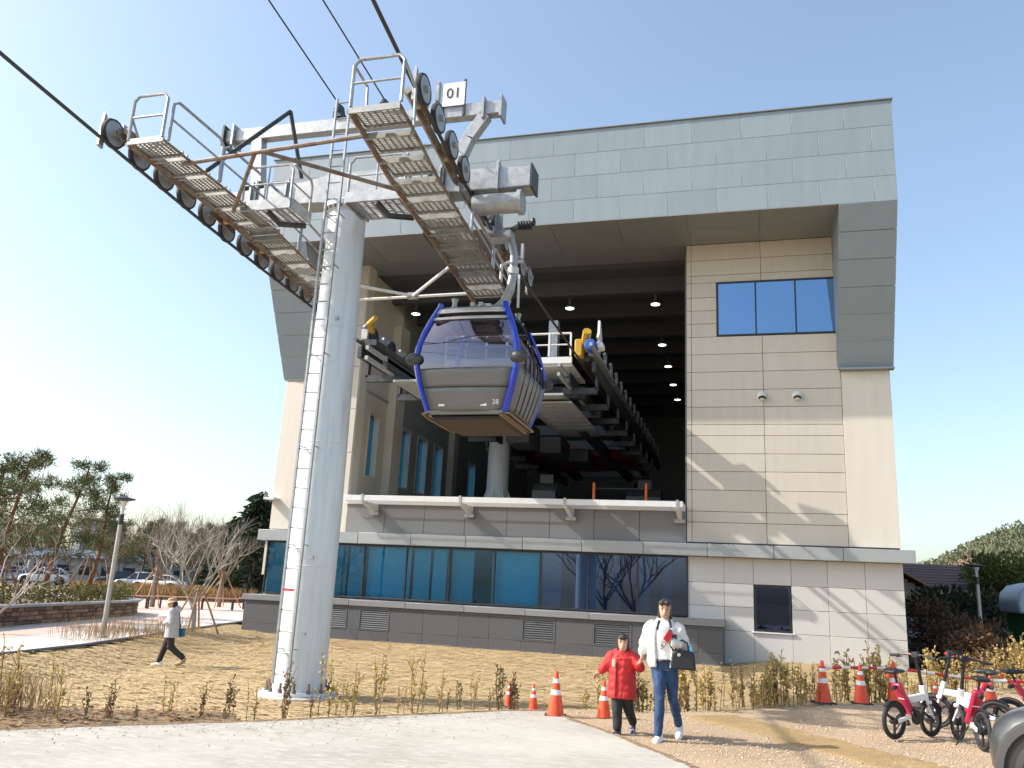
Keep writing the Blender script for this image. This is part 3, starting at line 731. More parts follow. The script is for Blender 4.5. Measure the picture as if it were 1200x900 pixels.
# roof with hanger mount
obj('roof', MB().prism([(-.64, 6.30), (.64, 6.30), (.55, 6.38), (-.55, 6.38)], 'y', GY - .78, GY + .78).xf(Matrix.Translation((GX, 0, 0))), cabgrey, gd, bevel=.02)
obj('roof_rail', MB().b(GX - .6, GX + .6, GY - .55, GY - .47, 6.38, 6.45).b(GX - .6, GX + .6, GY + .47, GY + .55, 6.38, 6.45), alu, gd)
obj('roof_rail', MB().b(GX - .12, GX - .04, GY - .6, GY + .6, 6.45, 6.53).b(GX + .04, GX + .12, GY - .6, GY + .6, 6.45, 6.53), galv, gd)
for (ax, ay) in ((-.45, -.5), (.5, .45), (.5, -.3)):
    obj('roof_damper', MB().lathe([(.07, 0), (.045, .08), (.045, .12), (.07, .2)], 10, (GX + ax, GY + ay, 6.44)), galv, gd)
obj('hanger_mount', MB().b(GX - .13, GX + .13, GY - .14, GY + .14, 6.5, 6.68), white_steel, gd, bevel=.015)
hg = obj('hanger_arm', MB().path([(GX + .02, GY, 6.42), (GX + .18, GY, 6.43), (GX + .32, GY, 6.54), (GX + .42, GY, 6.78), (GX + .46, GY, 7.1), (GX + .45, GY, 7.45), (GX + .38, GY, 7.75)], [.085, .085, .085, .08, .075, .07, .065], 12), galv, gd)
obj('hanger_sleeve', MB().lathe([(.10, 0), (.10, .12)], 12, (GX + .455, GY, 7.05)), white_steel, hg)
gr = obj('grip', MB().b(GX + .0, GX + .42, GY - .14, GY + .14, 7.70, 7.86).b(GX - .06, GX + .12, GY - .22, GY + .22, 7.76, 7.92), galv, gd, bevel=.02)
for k in range(5): obj('grip_spring', MB().ring((GX + .52 + k * .05, GY + .02, 7.98), (1, 0, .3), .07, .022, 12, 5), black_m, gr)
obj('grip_roller', MB().ring((GX + .78, GY, 8.03), (1, 0, 0), .05, .03, 12, 6), black_m, gr)
obj('grip_lever', MB().bar((GX + .3, GY, 7.85), (GX + .62, GY, 8.03), .07, .07), dark_steel, gr)
obj('grip_jaw', MB().prism([(GX + .1, 7.9), (GX + .22, 7.9), (GX + .2, 8.28), (GX + .14, 8.3)], 'y', GY - .03, GY + .03), galv, gr)
obj('vertical_strut', MB().bar((GX + .60, GY - .1, 6.40), (GX + .58, GY - .05, 7.02), .035, .035), white_steel, gd)
# floor, bumper rails, seats inside
fl = obj('floor', MB().prism([(-.66, 4.24), (.66, 4.24), (.58, 4.17), (-.58, 4.17)], 'y', GY - .78, GY + .78).xf(Matrix.Translation((GX, 0, 0))), floor_m, gd, bevel=.01)
for sx in (-1, 1):
    for k, (dx, dz) in enumerate(((.66, 4.275), (.72, 4.265), (.79, 4.275))):
        obj('floor_rail', MB().path([(GX + sx * .64, GY - .86, dz), (GX + sx * dx, GY - .86 + k * .02, dz), (GX + sx * (dx + .02), GY - .5, dz - .02), (GX + sx * (dx + .02), GY + .5, dz - .02), (GX + sx * dx, GY + .86, dz), (GX + sx * .64, GY + .86, dz)], .02, 6), trim_m if k != 1 else cabdark, fl)
    obj('step_edge', MB().b(GX + sx * .62, GX + sx * .67, GY - .84, GY + .84, 4.22, 4.28), trim_m, fl)
obj('front_edge', MB().b(GX - .68, GX + .68, GY - .87, GY - .82, 4.245, 4.33), cabgrey, fl, bevel=.01)
for s in (-1, 1):
    obj('bench_seat', MB().b(GX - .7, GX + .7, GY + s * .45, GY + s * .85, 4.62, 4.70).b(GX - .7, GX + .7, GY + s * .80, GY + s * .88, 4.70, 5.12), cabdark, gd, bevel=.02)
obj('grab_rail', MB().tube((GX - .5, GY, 6.15), (GX + .5, GY, 6.15), .015), alu, gd)
text('38', .115, (GX + .555, GY - hl(4.48) - .055, 4.46), white_m, gd, 'number_lettering', rot=(R(96), 0, 0))
for dx in (-.42, .34):
    obj('small_sticker', MB().b(GX + dx - .055, GX + dx + .055, GY - hl(4.42) - .062, GY - hl(4.42) - .05, 4.395, 4.435), white_m, gd)

# final proportions of the cabin body (hanger and grip stay as they are)
for o in gd.children_recursive:
    if o.name.split('.')[0] in ('hanger_arm', 'hanger_sleeve', 'grip', 'grip_spring', 'grip_roller', 'grip_lever', 'grip_jaw', 'vertical_strut'): continue
    if o.location.length > 0: l_ = o.location; o.location = (l_.x * .93, l_.y * .93, 1.12 + (l_.z - 1.12) * .87)
    else:
        for v in o.data.vertices: v.co = (v.co.x * .93, v.co.y * .93, 1.12 + (v.co.z - 1.12) * .87)

# ---------------------------------------------------------------- station machinery inside the hall
st = thing('ropeway_machinery', 'dark steel ropeway drive machinery with white railing hanging in the open hall', 'machinery', (-6.5, 30, 4.45))
yel = mat('yellow_cover', (0.45, 0.27, 0.02), 0.5, 0, 0.1); blu = mat('blue_motor', (0.02, 0.09, 0.42), 0.45, 0, 0.1); redw = mat('red_wheel', (0.20, 0.018, 0.02), 0.5, 0, 0.2, 3)
def rail(X, out, ya, yb, zr):
    # launching rail: channel beams with a row of drive tyres and swing arms
    r_ = obj('launching_rail', MB().b(X - .16, X + .16, ya, yb, zr + .18, zr + .34).b(X + out * .22, X + out * .34, ya, yb, zr - .12, zr + .18).b(X - out * .5, X - out * .38, ya, yb, zr - .45, zr - .1), dark_steel, st, bevel=.01)
    obj('shadow_cover', MB().b(X + out * .10, X + out * .28, ya, yb, zr + .34, zr + .62), galv, r_, bevel=.02)  # continuous like the truss, added so the rail casts an unbroken shadow band
    for dz_ in (.30, -.25, -.5): obj('shadow_guide_rail', MB().b(X + out * (.34 if dz_ > 0 else -.5), X + out * (.42 if dz_ > 0 else -.42), ya - 1.1, ya + 3, zr + dz_, zr + dz_ + .09), galv, r_)  # bars added out past the rail end to lengthen its shadow on the wall
    tm = am = None; y = ya + .3; c0 = None
    while y < yb:
        if tm is None:
            c0 = y
            tm = MB().ring((X + out * .08, y, zr + .50), (1, 0, 0), .17, .07, 14, 6, .06).lathe([(.12, -.03), (.12, .03)], 12, (X + out * .08, y, zr + .5), (1, 0, 0)).mesh('drive_tyre', OFF[st.name])
            am = MB().prism([(y - .22, zr + .35), (y + .1, zr + .35), (y + .28, zr + .60), (y + .22, zr + .80), (y - .02, zr + .84), (y - .10, zr + .74), (y + .08, zr + .66), (y - .02, zr + .5)], 'x', X + out * .30, X + out * .37).mesh('swing_arm', OFF[st.name])
        o = obj('drive_tyre', tm, rubber, r_); o.location.y = y - c0
        o = obj('swing_arm', am, galv, r_); o.location.y = y - c0
        y += 1.15
    for y in [ya + .5 + k * 2.1 for k in range(int((yb - ya) / 2.1))]:
        obj('cross_hanger', MB().b(X - out * .7, X + out * .3, y, y + .16, zr - .62, zr - .45).b(X + out * .24, X + out * .32, y, y + .16, zr - .5, zr - .1), dark_steel, r_)
    obj('inspection_step', MB().b(X - out * 2.0, X - out * .6, ya + .2, ya + 6.5, zr - .72, zr - .66), galv, r_)
    return r_
rail(XR, 1, 21.9, 40.5, 7.75)
rail(XL, -1, 18.2, 40.5, 7.25)
# entry trumpet at the near right end
obj('entry_guide', MB().path([(-4.15, 21.95, 8.3), (-4.1, 21.55, 8.45), (-4.02, 21.3, 8.62)], .12, 8), yel, st)
obj('entry_guide', MB().b(-4.42, -4.2, 21.6, 21.95, 8.0, 8.5), yel, st, bevel=.03)
obj('drive_motor', MB().lathe([(.15, 0), (.17, .1), (.17, .42), (.12, .5)], 14, (-3.92, 21.7, 8.22), (0, -1, 0)), blu, st)
obj('guide_plate', MB().prism([(21.35, 8.45), (21.95, 8.35), (22.0, 8.55), (21.75, 8.98), (21.6, 9.0), (21.55, 8.62)], 'x', -3.78, -3.72), white_m, st)
obj('guide_box', MB().b(-3.95, -3.62, 21.5, 21.9, 8.20, 8.36), white_m, st, bevel=.02)
obj('entry_guide', MB().path([(-8.9, 18.25, 7.8), (-8.85, 17.9, 7.9), (-8.6, 17.75, 8.0)], .07, 8), yel, st)
# end platform with white railing
pf = obj('service_platform', MB().b(-8.3, -4.55, 21.9, 22.0, 7.90, 8.08).b(-8.3, -4.55, 22.0, 24.0, 7.83, 7.9), white_steel, st)
for (z, r_) in ((8.78, .03), (8.45, .022)): obj('railing', MB().tube((-8.3, 21.95, z), (-4.6, 21.95, z), r_, n=6), white_steel, pf)
for k in range(7): xx = -8.3 + k * .617; obj('railing_post', MB().b(xx - .025, xx + .025, 21.92, 21.98, 8.12, 8.78), white_steel, pf)
obj('tall_post', MB().b(-5.62, -5.34, 23.5, 23.8, 7.9, 9.7), galv, pf)
# frame between the rails
fr_ = MB()
for y in (23.2, 26.0, 29.0, 32.0, 36.0, 40.0): fr_.b(-8.6, -4.4, y, y + .3, 7.2, 7.55)
fr_.b(-7.9, -7.6, 23.2, 40, 7.0, 7.3).b(-5.4, -5.1, 23.2, 40, 7.0, 7.3)
obj('frame', fr_, dark_steel, st)
for k in range(7): obj('grating_board', MB().b(-5.9, -4.65, 22.6 + k * .62, 23.12 + k * .62, 6.92, 6.97), galv, st)
for k in range(3): obj('gear_box', MB().b(-7.4 + k * .5, -6.6 + k * .5, 25.5 + k * 2.6, 27 + k * 2.6, 6.3 + .1 * k, 7.0), dark_steel, st, bevel=.04)
bw = obj('bullwheel', MB().lathe([(2.1, -.14), (2.35, -.16), (2.35, .16), (2.1, .14)], 48, (-6.6, 34.3, 7.15)).lathe([(.5, -.2), (.5, .2)], 20, (-6.6, 34.3, 7.15)), redw, st)
for k in range(8):
    a = math.pi * k / 4 + .2
    obj('spoke', MB().bar((-6.6 + math.cos(a) * .4, 34.3 + math.sin(a) * .4, 7.15), (-6.6 + math.cos(a) * 2.2, 34.3 + math.sin(a) * 2.2, 7.15), .35, .16), redw, bw)
obj('bullwheel_deck', MB().lathe([(2.0, .15), (2.0, .2)], 40, (-6.6, 34.3, 7.15)), redw, st)
for (cx, cy, r_) in ((-8.62, 29.0, .40), (-5.2, 44.0, .38)):
    obj('support_column', MB().lathe([(r_ + .16, -.4), (r_ + .12, .12), (r_ + .02, .5), (r_, .8), (r_ - .02, 3.0)], 24, (cx, cy, 4.45)), white_steel if cy < 30 else dark_steel, st)
    for k in range(8):
        a = math.pi * k / 4
        obj('gusset', MB().prism([(r_ - .05, 4.45), (r_ + .26, 4.45), (r_ - .02, 5.25)], 'y', -.015, .015).xf(Matrix.Translation((cx, cy, 0)) @ Matrix.Rotation(a, 4, 'Z')), white_steel if cy < 30 else dark_steel, st)
site(gd); site(st)
# small dark consoles and a barrier on the hall floor
for (x, y, w, lab) in ((-7.1, 30.2, .9, 'dark control console on the hall floor beside the pale column'), (-3.6, 31.5, 1.3, 'dark console behind the lip of the hall at the right')):
    t = thing('control_console', lab, 'console', (x, y, 4.45))
    obj('cabinet', MB().prism([(y - .3, 4.45), (y + .3, 4.45), (y + .3, 5.6), (y + .1, 5.6), (y - .3, 5.3)], 'x', x - w / 2, x + w / 2), dark_steel, t, bevel=.02)
    obj('screen', MB().b(x - .25, x + .25, y + .12, y + .16, 5.62, 5.95), black_m, t)
t = thing('floor_barrier', 'small orange post barrier on the hall floor at the right', 'barrier', (-4.4, 28.6, 4.45))
org = mat('orange_plastic', (0.72, 0.13, 0.02), 0.5, 0, 0.08, 6)
for xx in (-5.0, -3.2):
    p_ = obj('post', MB().lathe([(.14, 0), (.14, .04), (.05, .06), (.05, .95), (.03, 1.0)], 10, (xx, 28.6, 4.45)), org, t)
obj('rail', MB().tube((-5.0, 28.6, 5.25), (-3.2, 28.6, 5.25), .02), dark_steel, t)
# ---------------------------------------------------------------- ground
def inpoly(x, y, P):
    c = False; j = len(P) - 1
    for i in range(len(P)):
        if (P[i][1] > y) != (P[j][1] > y) and x < (P[j][0] - P[i][0]) * (y - P[i][1]) / (P[j][1] - P[i][1]) + P[i][0]: c = not c
        j = i
    return c
def ground_mat(name, c1, c2, c3, s1=3., s2=26., bump=.5, bs=70., rough=.9, stretch=None, dist=.03, lo=.40, hi=.62):
    M = bpy.data.materials.new(name); M.use_nodes = True
    n = M.node_tree; N = n.nodes; L = n.links; b = N['Principled BSDF']; b.inputs['Roughness'].default_value = rough; b.inputs['Specular IOR Level'].default_value = .25
    tc = N.new('ShaderNodeTexCoord'); src = tc.outputs['Object']
    fine = src
    if stretch:
        mp = N.new('ShaderNodeMapping'); mp.inputs['Scale'].default_value = stretch; L.new(src, mp.inputs[0]); fine = mp.outputs[0]
    def nz(sc, v, det=6):
        q = N.new('ShaderNodeTexNoise'); q.inputs['Scale'].default_value = sc; q.inputs['Detail'].default_value = det; q.inputs['Roughness'].default_value = .65; L.new(v, q.inputs['Vector']); return q.outputs['Fac']
    def mr(v, a, b_):
        q = N.new('ShaderNodeMapRange'); q.inputs['From Min'].default_value = a; q.inputs['From Max'].default_value = b_; L.new(v, q.inputs['Value']); return q.outputs[0]
    def mx(f, a, b_):
        q = N.new('ShaderNodeMix'); q.data_type = 'RGBA'; L.new(f, q.inputs[0])
        for i, v in ((6, a), (7, b_)):
            if isinstance(v, tuple): q.inputs[i].default_value = (*v, 1)
            else: L.new(v, q.inputs[i])
        return q.outputs[2]
    k = mx(mr(nz(s1, src), lo, hi), c1, c2)
    k = mx(mr(nz(s2, fine), .48, .72), k, c3)
    L.new(k, b.inputs['Base Color'])
    bp = N.new('ShaderNodeBump'); bp.inputs['Strength'].default_value = bump; bp.inputs['Distance'].default_value = dist
    L.new(nz(bs, fine, 4), bp.inputs['Height']); L.new(bp.outputs[0], b.inputs['Normal'])
    return M
straw_m = ground_mat('straw_netting', (0.55, 0.415, 0.225), (0.48, 0.35, 0.185), (0.66, 0.52, 0.31), .5, 11, .8, 13, stretch=(1.0, 2.6, 1), dist=.10)
concrete_m = ground_mat('broomed_concrete', (0.43, 0.41, 0.365), (0.335, 0.315, 0.275), (0.50, 0.48, 0.435), .45, 6, .45, 60, stretch=(1.0, 3.5, 1), rough=.85, dist=.01)
gravel_m = ground_mat('pinkish_gravel', (0.47, 0.345, 0.225), (0.39, 0.28, 0.175), (0.60, 0.475, 0.34), .6, 30, 1.0, 42, dist=.035)
mat_m = ground_mat('woven_straw_mat', (0.40, 0.28, 0.13), (0.32, 0.215, 0.10), (0.48, 0.355, 0.19), 1.2, 20, .8, 30, stretch=(3, 1, 1), dist=.04)
earth_m = ground_mat('dry_field', (0.21, 0.17, 0.095), (0.15, 0.14, 0.07), (0.27, 0.21, 0.12), .05, .8, .5, 6, dist=.1)
soil_m = ground_mat('bed_soil', (0.27, 0.19, 0.115), (0.20, 0.135, 0.08), (0.38, 0.28, 0.17), 2, 18, .8, 30, dist=.05)
asph_m = ground_mat('asphalt', (0.09, 0.09, 0.092), (0.075, 0.075, 0.078), (0.12, 0.12, 0.12), .3, 20, .3, 90)
pale_pav = ground_mat('pale_pavers', (0.60, 0.56, 0.52), (0.55, 0.50, 0.46), (0.66, 0.62, 0.58), .4, 6, .2, 20, rough=.8, dist=.01)
pink_pav = ground_mat('pink_pavers', (0.56, 0.42, 0.36), (0.50, 0.37, 0.32), (0.62, 0.50, 0.45), .4, 5, .2, 20, rough=.8, dist=.01)

bigR = 1400
struct('ground', MB().poly([(math.cos(2 * math.pi * k / 48) * bigR, math.sin(2 * math.pi * k / 48) * bigR, -.5) for k in range(48)]), earth_m, smooth=False)
LAWN = [(-30, -14), (-14.0, -14), (8.0, 2), (8.0, 27.5), (-17.9, 27.5), (-16.4, 22.5), (-14.4, 16.5), (-13.8, 13.6), (-13.4, 8.5), (-15, 4)]
EDGE = [(-15, -.6), (-9.6, 5.1), (-7.37, 7.45), (-5.57, 9.31), (-3.17, 12.02), (-2.3, 12.8), (-1.2, 13.4), (-.2, 14.3), (.4, 15.1), (1.3, 16.15), (2.6, 17.4), (4.2, 19.4), (6.3, 22.5)]
def seg_dist(x, y, a, b):
    dx, dy = b[0] - a[0], b[1] - a[1]; t = max(0, min(1, ((x - a[0]) * dx + (y - a[1]) * dy) / (dx * dx + dy * dy)))
    return math.hypot(x - a[0] - t * dx, y - a[1] - t * dy)
def gh(x, y):
    z = .035 * noise.noise(Vector((x * .35, y * .35, 0))) + .012 * noise.noise(Vector((x * 2.1, y * 2.1, 3)))
    d = min(seg_dist(x, y, EDGE[i], EDGE[i + 1]) for i in range(len(EDGE) - 1))
    u = min(1, d / 2.0); u = u * u * (3 - 2 * u)
    w = min(1, max(0, (x - (-13.9 - max(0, y - 14) * .27)) / 2.2)); v = 1 - .45 * min(1, max(0, (y - 20) / 5))
    z -= .24 * u * w * v
    if x > -0.4 and y > 20: z += .16 * min(1, (x + .4) / 1.0) * min(1, (y - 20) / 5)
    return z
vs = []; fs = []; idx = {}
step = .2
for i in range(int((8 + 19) / step) + 1):
    for j in range(int((27.6 + 2) / step) + 1):
        x, y = -19 + i * step, -2 + j * step
        if inpoly(x, y, LAWN): idx[(i, j)] = len(vs); vs.append((x, y, gh(x, y)))
for (i, j) in idx:
    q = [(i, j), (i + 1, j), (i + 1, j + 1), (i, j + 1)]
    if all(k in idx for k in q): fs.append(tuple(idx[k] for k in q))
lawn = struct('straw_ground', MB().add(vs, fs), straw_m)
CONC = [(-2.75, 12.30), (-1.57, 10.82), (-0.66, 9.45), (0.9, 7.1), (3.2, 3.4), (3.2, -14), (-30, -14), (-15.0, -0.6), (-9.6, 5.1), (-7.37, 7.45), (-5.57, 9.31), (-4.3, 10.75), (-3.17, 12.02)]
struct('concrete_pavement', MB().prism(CONC, 'z', -.05, .058), concrete_m, smooth=False)
# gravel path: finely divided sheet with real unevenness
GRAV = [(-2.75, 12.32), (-2.35, 12.75), (-1.2, 13.35), (-.2, 14.3), (.4, 15.1), (1.3, 16.15), (2.6, 17.4), (4.2, 19.4), (6.3, 22.5), (12, 22), (14, 10), (8, 0), (3.1, 0), (3.1, 3.4), (-0.7, 9.4), (-1.6, 10.8)]
vs = []; fs = []; idx = {}
step = .1
for i in range(170):
    for j in range(230):
        x, y = -3 + i * step, j * step
        if inpoly(x, y, GRAV):
            idx[(i, j)] = len(vs); vs.append((x, y, .042 + .016 * noise.noise(Vector((x * 1.3, y * 1.3, 7))) + .010 * noise.noise(Vector((x * 6, y * 6, 1)))))
for (i, j) in idx:
    q = [(i, j), (i + 1, j), (i + 1, j + 1), (i, j + 1)]
    if all(k in idx for k in q): fs.append(tuple(idx[k] for k in q))
struct('gravel_path', MB().add(vs, fs), gravel_m)
# woven straw mat laid across the gravel, with its ribs
a0, a1 = Vector((-.55, 13.35, 0)), Vector((3.0, 9.0, 0)); dn = (a1 - a0).normalized(); sd = Vector((-dn.y, dn.x, 0)); vs = []; fs = []
NU, NV = 150, 14
for i in range(NU + 1):
    for j in range(NV + 1):
        u, v = i / NU, j / NV - .5
        p = a0.lerp(a1, u) + sd * (v * (.95 + .12 * noise.noise(Vector((u * 9, 0, 0)))))
        vs.append((p.x, p.y, (.024 if j in (0, NV) else .050) + .012 * abs(math.sin(u * 84 + .5 * math.sin(v * 9))) + .012 * noise.noise(p * 2.5)))
for i in range(NU):
    for j in range(NV): a = i * (NV + 1) + j; fs.append((a, a + 1, a + NV + 2, a + NV + 1))
tag(obj('straw_mat', MB().add(vs, fs), mat_m), 'strip of woven tan straw matting laid over the gravel path', 'mat')
# loose straw and small stones
def strew(n, P, bb, mk, seed):
    g = MB(); rg = random.Random(seed); k = 0
    while k < n:
        x, y = rg.uniform(bb[0], bb[1]), rg.uniform(bb[2], bb[3])
        if inpoly(x, y, P): mk(g, x, y, rg); k += 1
    return g
def blade(g, x, y, rg):
    if inpoly(x, y, CONC) or inpoly(x, y, GRAV) or (-16.5 < x < -.6 and y > 25.7): return
    a = rg.uniform(-.9, .9); l = rg.uniform(.08, .30); w = rg.uniform(.006, .016); z = gh(x, y) + rg.uniform(.004, .04)
    d = Vector((math.cos(a), math.sin(a), rg.uniform(-.06, .10))) * l; s = Vector((-math.sin(a), math.cos(a), 0)) * w
    p = Vector((x, y, z)); g.add([p - s, p + d - s, p + d + s, p + s], [(0, 1, 2, 3)])
loose_m = leafmat('loose_straw', (0.68, 0.54, 0.32), (0.36, 0.255, 0.125), 18, .8, .1)
tag(obj('loose_straw', strew(60000, LAWN, (-18, 8, 4, 27), blade, 5), loose_m, smooth=False, recalc=False), 'loose straw strewn over the netted ground', 'straw', kind='stuff')
def stone(g, x, y, rg):
    r_ = rg.uniform(.005, .017); z = .045 + r_ * .2
    vs = [(x + r_ * rg.uniform(.7, 1.2), y, z), (x, y + r_ * rg.uniform(.7, 1.2), z), (x - r_ * rg.uniform(.7, 1.2), y, z), (x, y - r_ * rg.uniform(.7, 1.2), z), (x + rg.uniform(-.3, .3) * r_, y + rg.uniform(-.3, .3) * r_, z + r_ * rg.uniform(.4, .9))]
    g.add(vs, [(0, 1, 4), (1, 2, 4), (2, 3, 4), (3, 0, 4)])
peb_m = mat('pebble', (0.46, 0.355, 0.255), .85, 0, .45, 25)
tag(obj('loose_gravel', strew(15000, GRAV, (-2.7, 6.5, 6, 21), stone, 9), peb_m, smooth=False, recalc=False), 'loose small stones over the gravel path', 'gravel', kind='stuff')
# bed of bare soil and litter along the left concrete edge
BED = [(-14.5, -.2), (-9.9, 5.2), (-7.4, 7.5), (-5.7, 9.25), (-6.3, 9.7), (-8.2, 8.7), (-10.6, 8.6), (-13.6, 7.0), (-16, 3)]
struct('planting_bed', MB().poly([(x, y, .055) for x, y in BED]), soil_m, smooth=False)
def litter(g, x, y, rg):
    a = rg.uniform(0, 6.28); l = rg.uniform(.03, .09); z = .06 + rg.uniform(0, .05)
    d = Vector((math.cos(a), math.sin(a), rg.uniform(-.3, .5))) * l; s = Vector((-math.sin(a), math.cos(a), rg.uniform(-.3, .3))) * l * .5
    p = Vector((x, y, z)); g.add([p, p + d * .5 + s, p + d, p + d * .5 - s], [(0, 1, 2, 3)])
lit_m = leafmat('leaf_litter', (0.34, 0.21, 0.11), (0.20, 0.12, 0.06), 6, .8, .1)
tag(obj('leaf_litter', strew(6000, BED, (-16, -5.6, 0, 10), litter, 11), lit_m, smooth=False, recalc=False), 'brown dead leaves covering the bed at lower left', 'leaf litter', kind='stuff')
# plaza and car park at the left
struct('plaza', MB().poly([(-13.85, 8.5, .012), (-13.85, 13.6, .012), (-14.45, 16.5, .012), (-16.45, 22.5, .012), (-18.1, 27.5, .012), (-20, 34, .012), (-26, 62, .012), (-60, 62, .012), (-70, 20, .012), (-30, 0, .012), (-14.5, 3, .012)]), pink_pav, smooth=False)
for (o0, o1) in ((0.05, 2.2), (3.6, 4.6), (12, 13.5), (17, 18.5)):
    L_ = [(-13.85, 13.6), (-14.45, 16.5), (-16.45, 22.5), (-20, 34), (-26, 54)]
    P = [(x - o0, y, .017) for x, y in L_] + [(x - o1, y, .017) for x, y in reversed(L_)]
    struct('paving_band', MB().poly(P), pale_pav, smooth=False)
struct('plaza_kerb', MB().path([(-13.82, 8.5, .02), (-13.82, 13.6, .02), (-14.42, 16.5, .02), (-16.42, 22.5, .02), (-18.0, 27.5, .02), (-20, 34, .02)], .035, 4), mat('dark_kerb', (.16, .16, .165), .7, 0, .2, 20))
struct('grass_verge', MB().poly([(-26, 60, .03), (-24, 66, .03), (-70, 62, .03), (-90, 40, .03), (-75, 30, .03)]), ground_mat('dead_grass', (.32, .22, .11), (.24, .16, .08), (.40, .29, .15), .3, 8, .8, 20), smooth=False)
struct('car_park', MB().poly([(-24, 66, .02), (-20, 110, .02), (-150, 110, .02), (-150, 40, .02), (-90, 40, .02), (-70, 62, .02)]), asph_m, smooth=False)
struct('access_road', MB().poly([(6.5, 24, .0), (9, 60, .0), (40, 60, .0), (40, 18, .0), (14, 20, .0)]), asph_m, smooth=False)
# wooded hills to the right and a low rise all round
def ridge(name, az0, az1, rad, prof, M, n=60, depth=160):
    vs = []; fs = []
    for i in range(n + 1):
        a = R(az0 + (az1 - az0) * i / n); h = prof(i / n)
        for k, (dr, hz) in enumerate(((0, 0), (.25, .45), (.55, .85), (.8, 1.0), (1.4, .9))):
            r_ = rad + depth * dr
            vs.append((math.sin(a) * r_, math.cos(a) * r_, -1 + h * hz))
    for i in range(n):
        for k in range(4): a = i * 5 + k; fs.append((a, a + 5, a + 6, a + 1))
    return struct(name, MB().add(vs, fs), M)
hillprof = lambda t: (26 + 22 * math.sin(math.pi * min(1, t * 1.0)) + 5 * math.sin(t * 23) + 3 * math.sin(t * 51)) * min(1, t * 6 + .0) * min(1, (1 - t) * 6 + .0)
hill = ridge('hill', 4, 75, 300, hillprof, ground_mat('hill_floor', (.11, .085, .05), (.07, .07, .035), (.15, .11, .06), .02, .2, .3, 1), depth=150)
# grit, blown straw and a ragged soil fringe along the pavement edge
def grit(g, x, y, rg):
    d = min(seg_dist(x, y, EDGE[i], EDGE[i + 1]) for i in range(5))
    if rg.random() > math.exp(-d * 2.2) + .012: return
    r_ = rg.uniform(.004, .014); a = rg.uniform(0, 3.1); z = .06
    if rg.random() < .5: d_ = Vector((math.cos(a), math.sin(a), .05)) * rg.uniform(.03, .14); s_ = Vector((-d_.y, d_.x, 0)).normalized() * .004; p_ = Vector((x, y, z + .004)); g.add([p_ - s_, p_ + d_ - s_, p_ + d_ + s_, p_ + s_], [(0, 1, 2, 3)])
    else: g.add([(x + r_, y, z), (x, y + r_, z), (x - r_, y, z), (x, y - r_, z), (x, y, z + r_ * .7)], [(0, 1, 4), (1, 2, 4), (2, 3, 4), (3, 0, 4)])
tag(obj('pavement_grit', strew(9000, CONC, (-12, 0, 5, 12.3), grit, 19), mat('grit', (0.36, 0.28, 0.19), .9, 0, .4, 20), smooth=False, recalc=False), 'grit and straw blown over the pale concrete', 'grit', kind='stuff')
vs = []; fs = []; rg = random.Random(6); EP = [(-12.5, 2.04), (-9.6, 5.1), (-7.37, 7.45), (-5.57, 9.31), (-4.3, 10.75), (-3.17, 12.02), (-2.75, 12.30), (-1.57, 10.82), (-0.66, 9.45), (0.9, 7.1)]
k = 0
for i in range(len(EP) - 1):
    A_, B_ = Vector((*EP[i], 0)), Vector((*EP[i + 1], 0)); n = max(2, int((B_ - A_).length / .06)); d = (B_ - A_).normalized(); s_ = Vector((-d.y, d.x, 0))
    for j in range(n):
        p_ = A_.lerp(B_, j / n); w = .05 + .05 * noise.noise(p_ * 3) + .04 * noise.noise(p_ * 11); w2 = .10 + .06 * noise.noise(p_ * 5 + Vector((9, 0, 0)))
        vs += [p_ - s_ * max(w, .004) + Vector((0, 0, .0595)), p_ + Vector((0, 0, .072)), p_ + s_ * max(.03, w2) + Vector((0, 0, .035))]
n = len(vs) // 3
for i in range(n - 1): fs += [(i * 3, i * 3 + 1, i * 3 + 4, i * 3 + 3), (i * 3 + 1, i * 3 + 2, i * 3 + 5, i * 3 + 4)]
tag(obj('soil_fringe', MB().add(vs, fs), soil_m), 'ragged line of soil along the edge of the concrete', 'soil', kind='stuff')
# ---------------------------------------------------------------- vegetation
bark_red = mat('red_pine_bark', (0.20, 0.095, 0.055), .9, 0, .35, 9, bump=.6, bscale=30)
bark_grey = mat('grey_bark', (0.17, 0.135, 0.11), .9, 0, .3, 12, bump=.4, bscale=40)
bark_pale = mat('pale_bark', (0.36, 0.325, 0.285), .9, 0, .3, 12, bump=.3, bscale=40)
wood_stake = mat('stake_wood', (0.42, 0.24, 0.125), .8, 0, .2, 6, stretch=(6, 6, 1))
needle_m = leafmat('pine_needles', (0.11, 0.125, 0.04), (0.055, 0.075, 0.028), .8)
needle_dark = leafmat('dark_needles', (0.030, 0.048, 0.022), (0.018, 0.032, 0.016), .6)
needle_yel = leafmat('yellow_green_foliage', (0.20, 0.20, 0.05), (0.085, 0.105, 0.03), .7)
hedge_m = leafmat('hedge_leaf', (0.15, 0.14, 0.035), (0.06, 0.075, 0.02), 2.2)
drybush_m = leafmat('dry_bush', (0.15, 0.085, 0.045), (0.075, 0.05, 0.03), 1.2, .8, .1)
olive_m = leafmat('olive_foliage', (0.13, 0.115, 0.05), (0.075, 0.08, 0.035), .3)
def randv(rg):
    while True:
        v = Vector((rg.uniform(-1, 1), rg.uniform(-1, 1), rg.uniform(-1, 1)))
        if .05 < v.length < 1: return v.normalized()
def leaf(g, p, d, n, l, w):
    s = d.cross(n)
    if s.length < 1e-4: s = Vector((1, 0, 0))
    s = s.normalized() * w
    g.add([p, p + d * l * .5 + s, p + d * l, p + d * l * .5 - s], [(0, 1, 2, 3)])
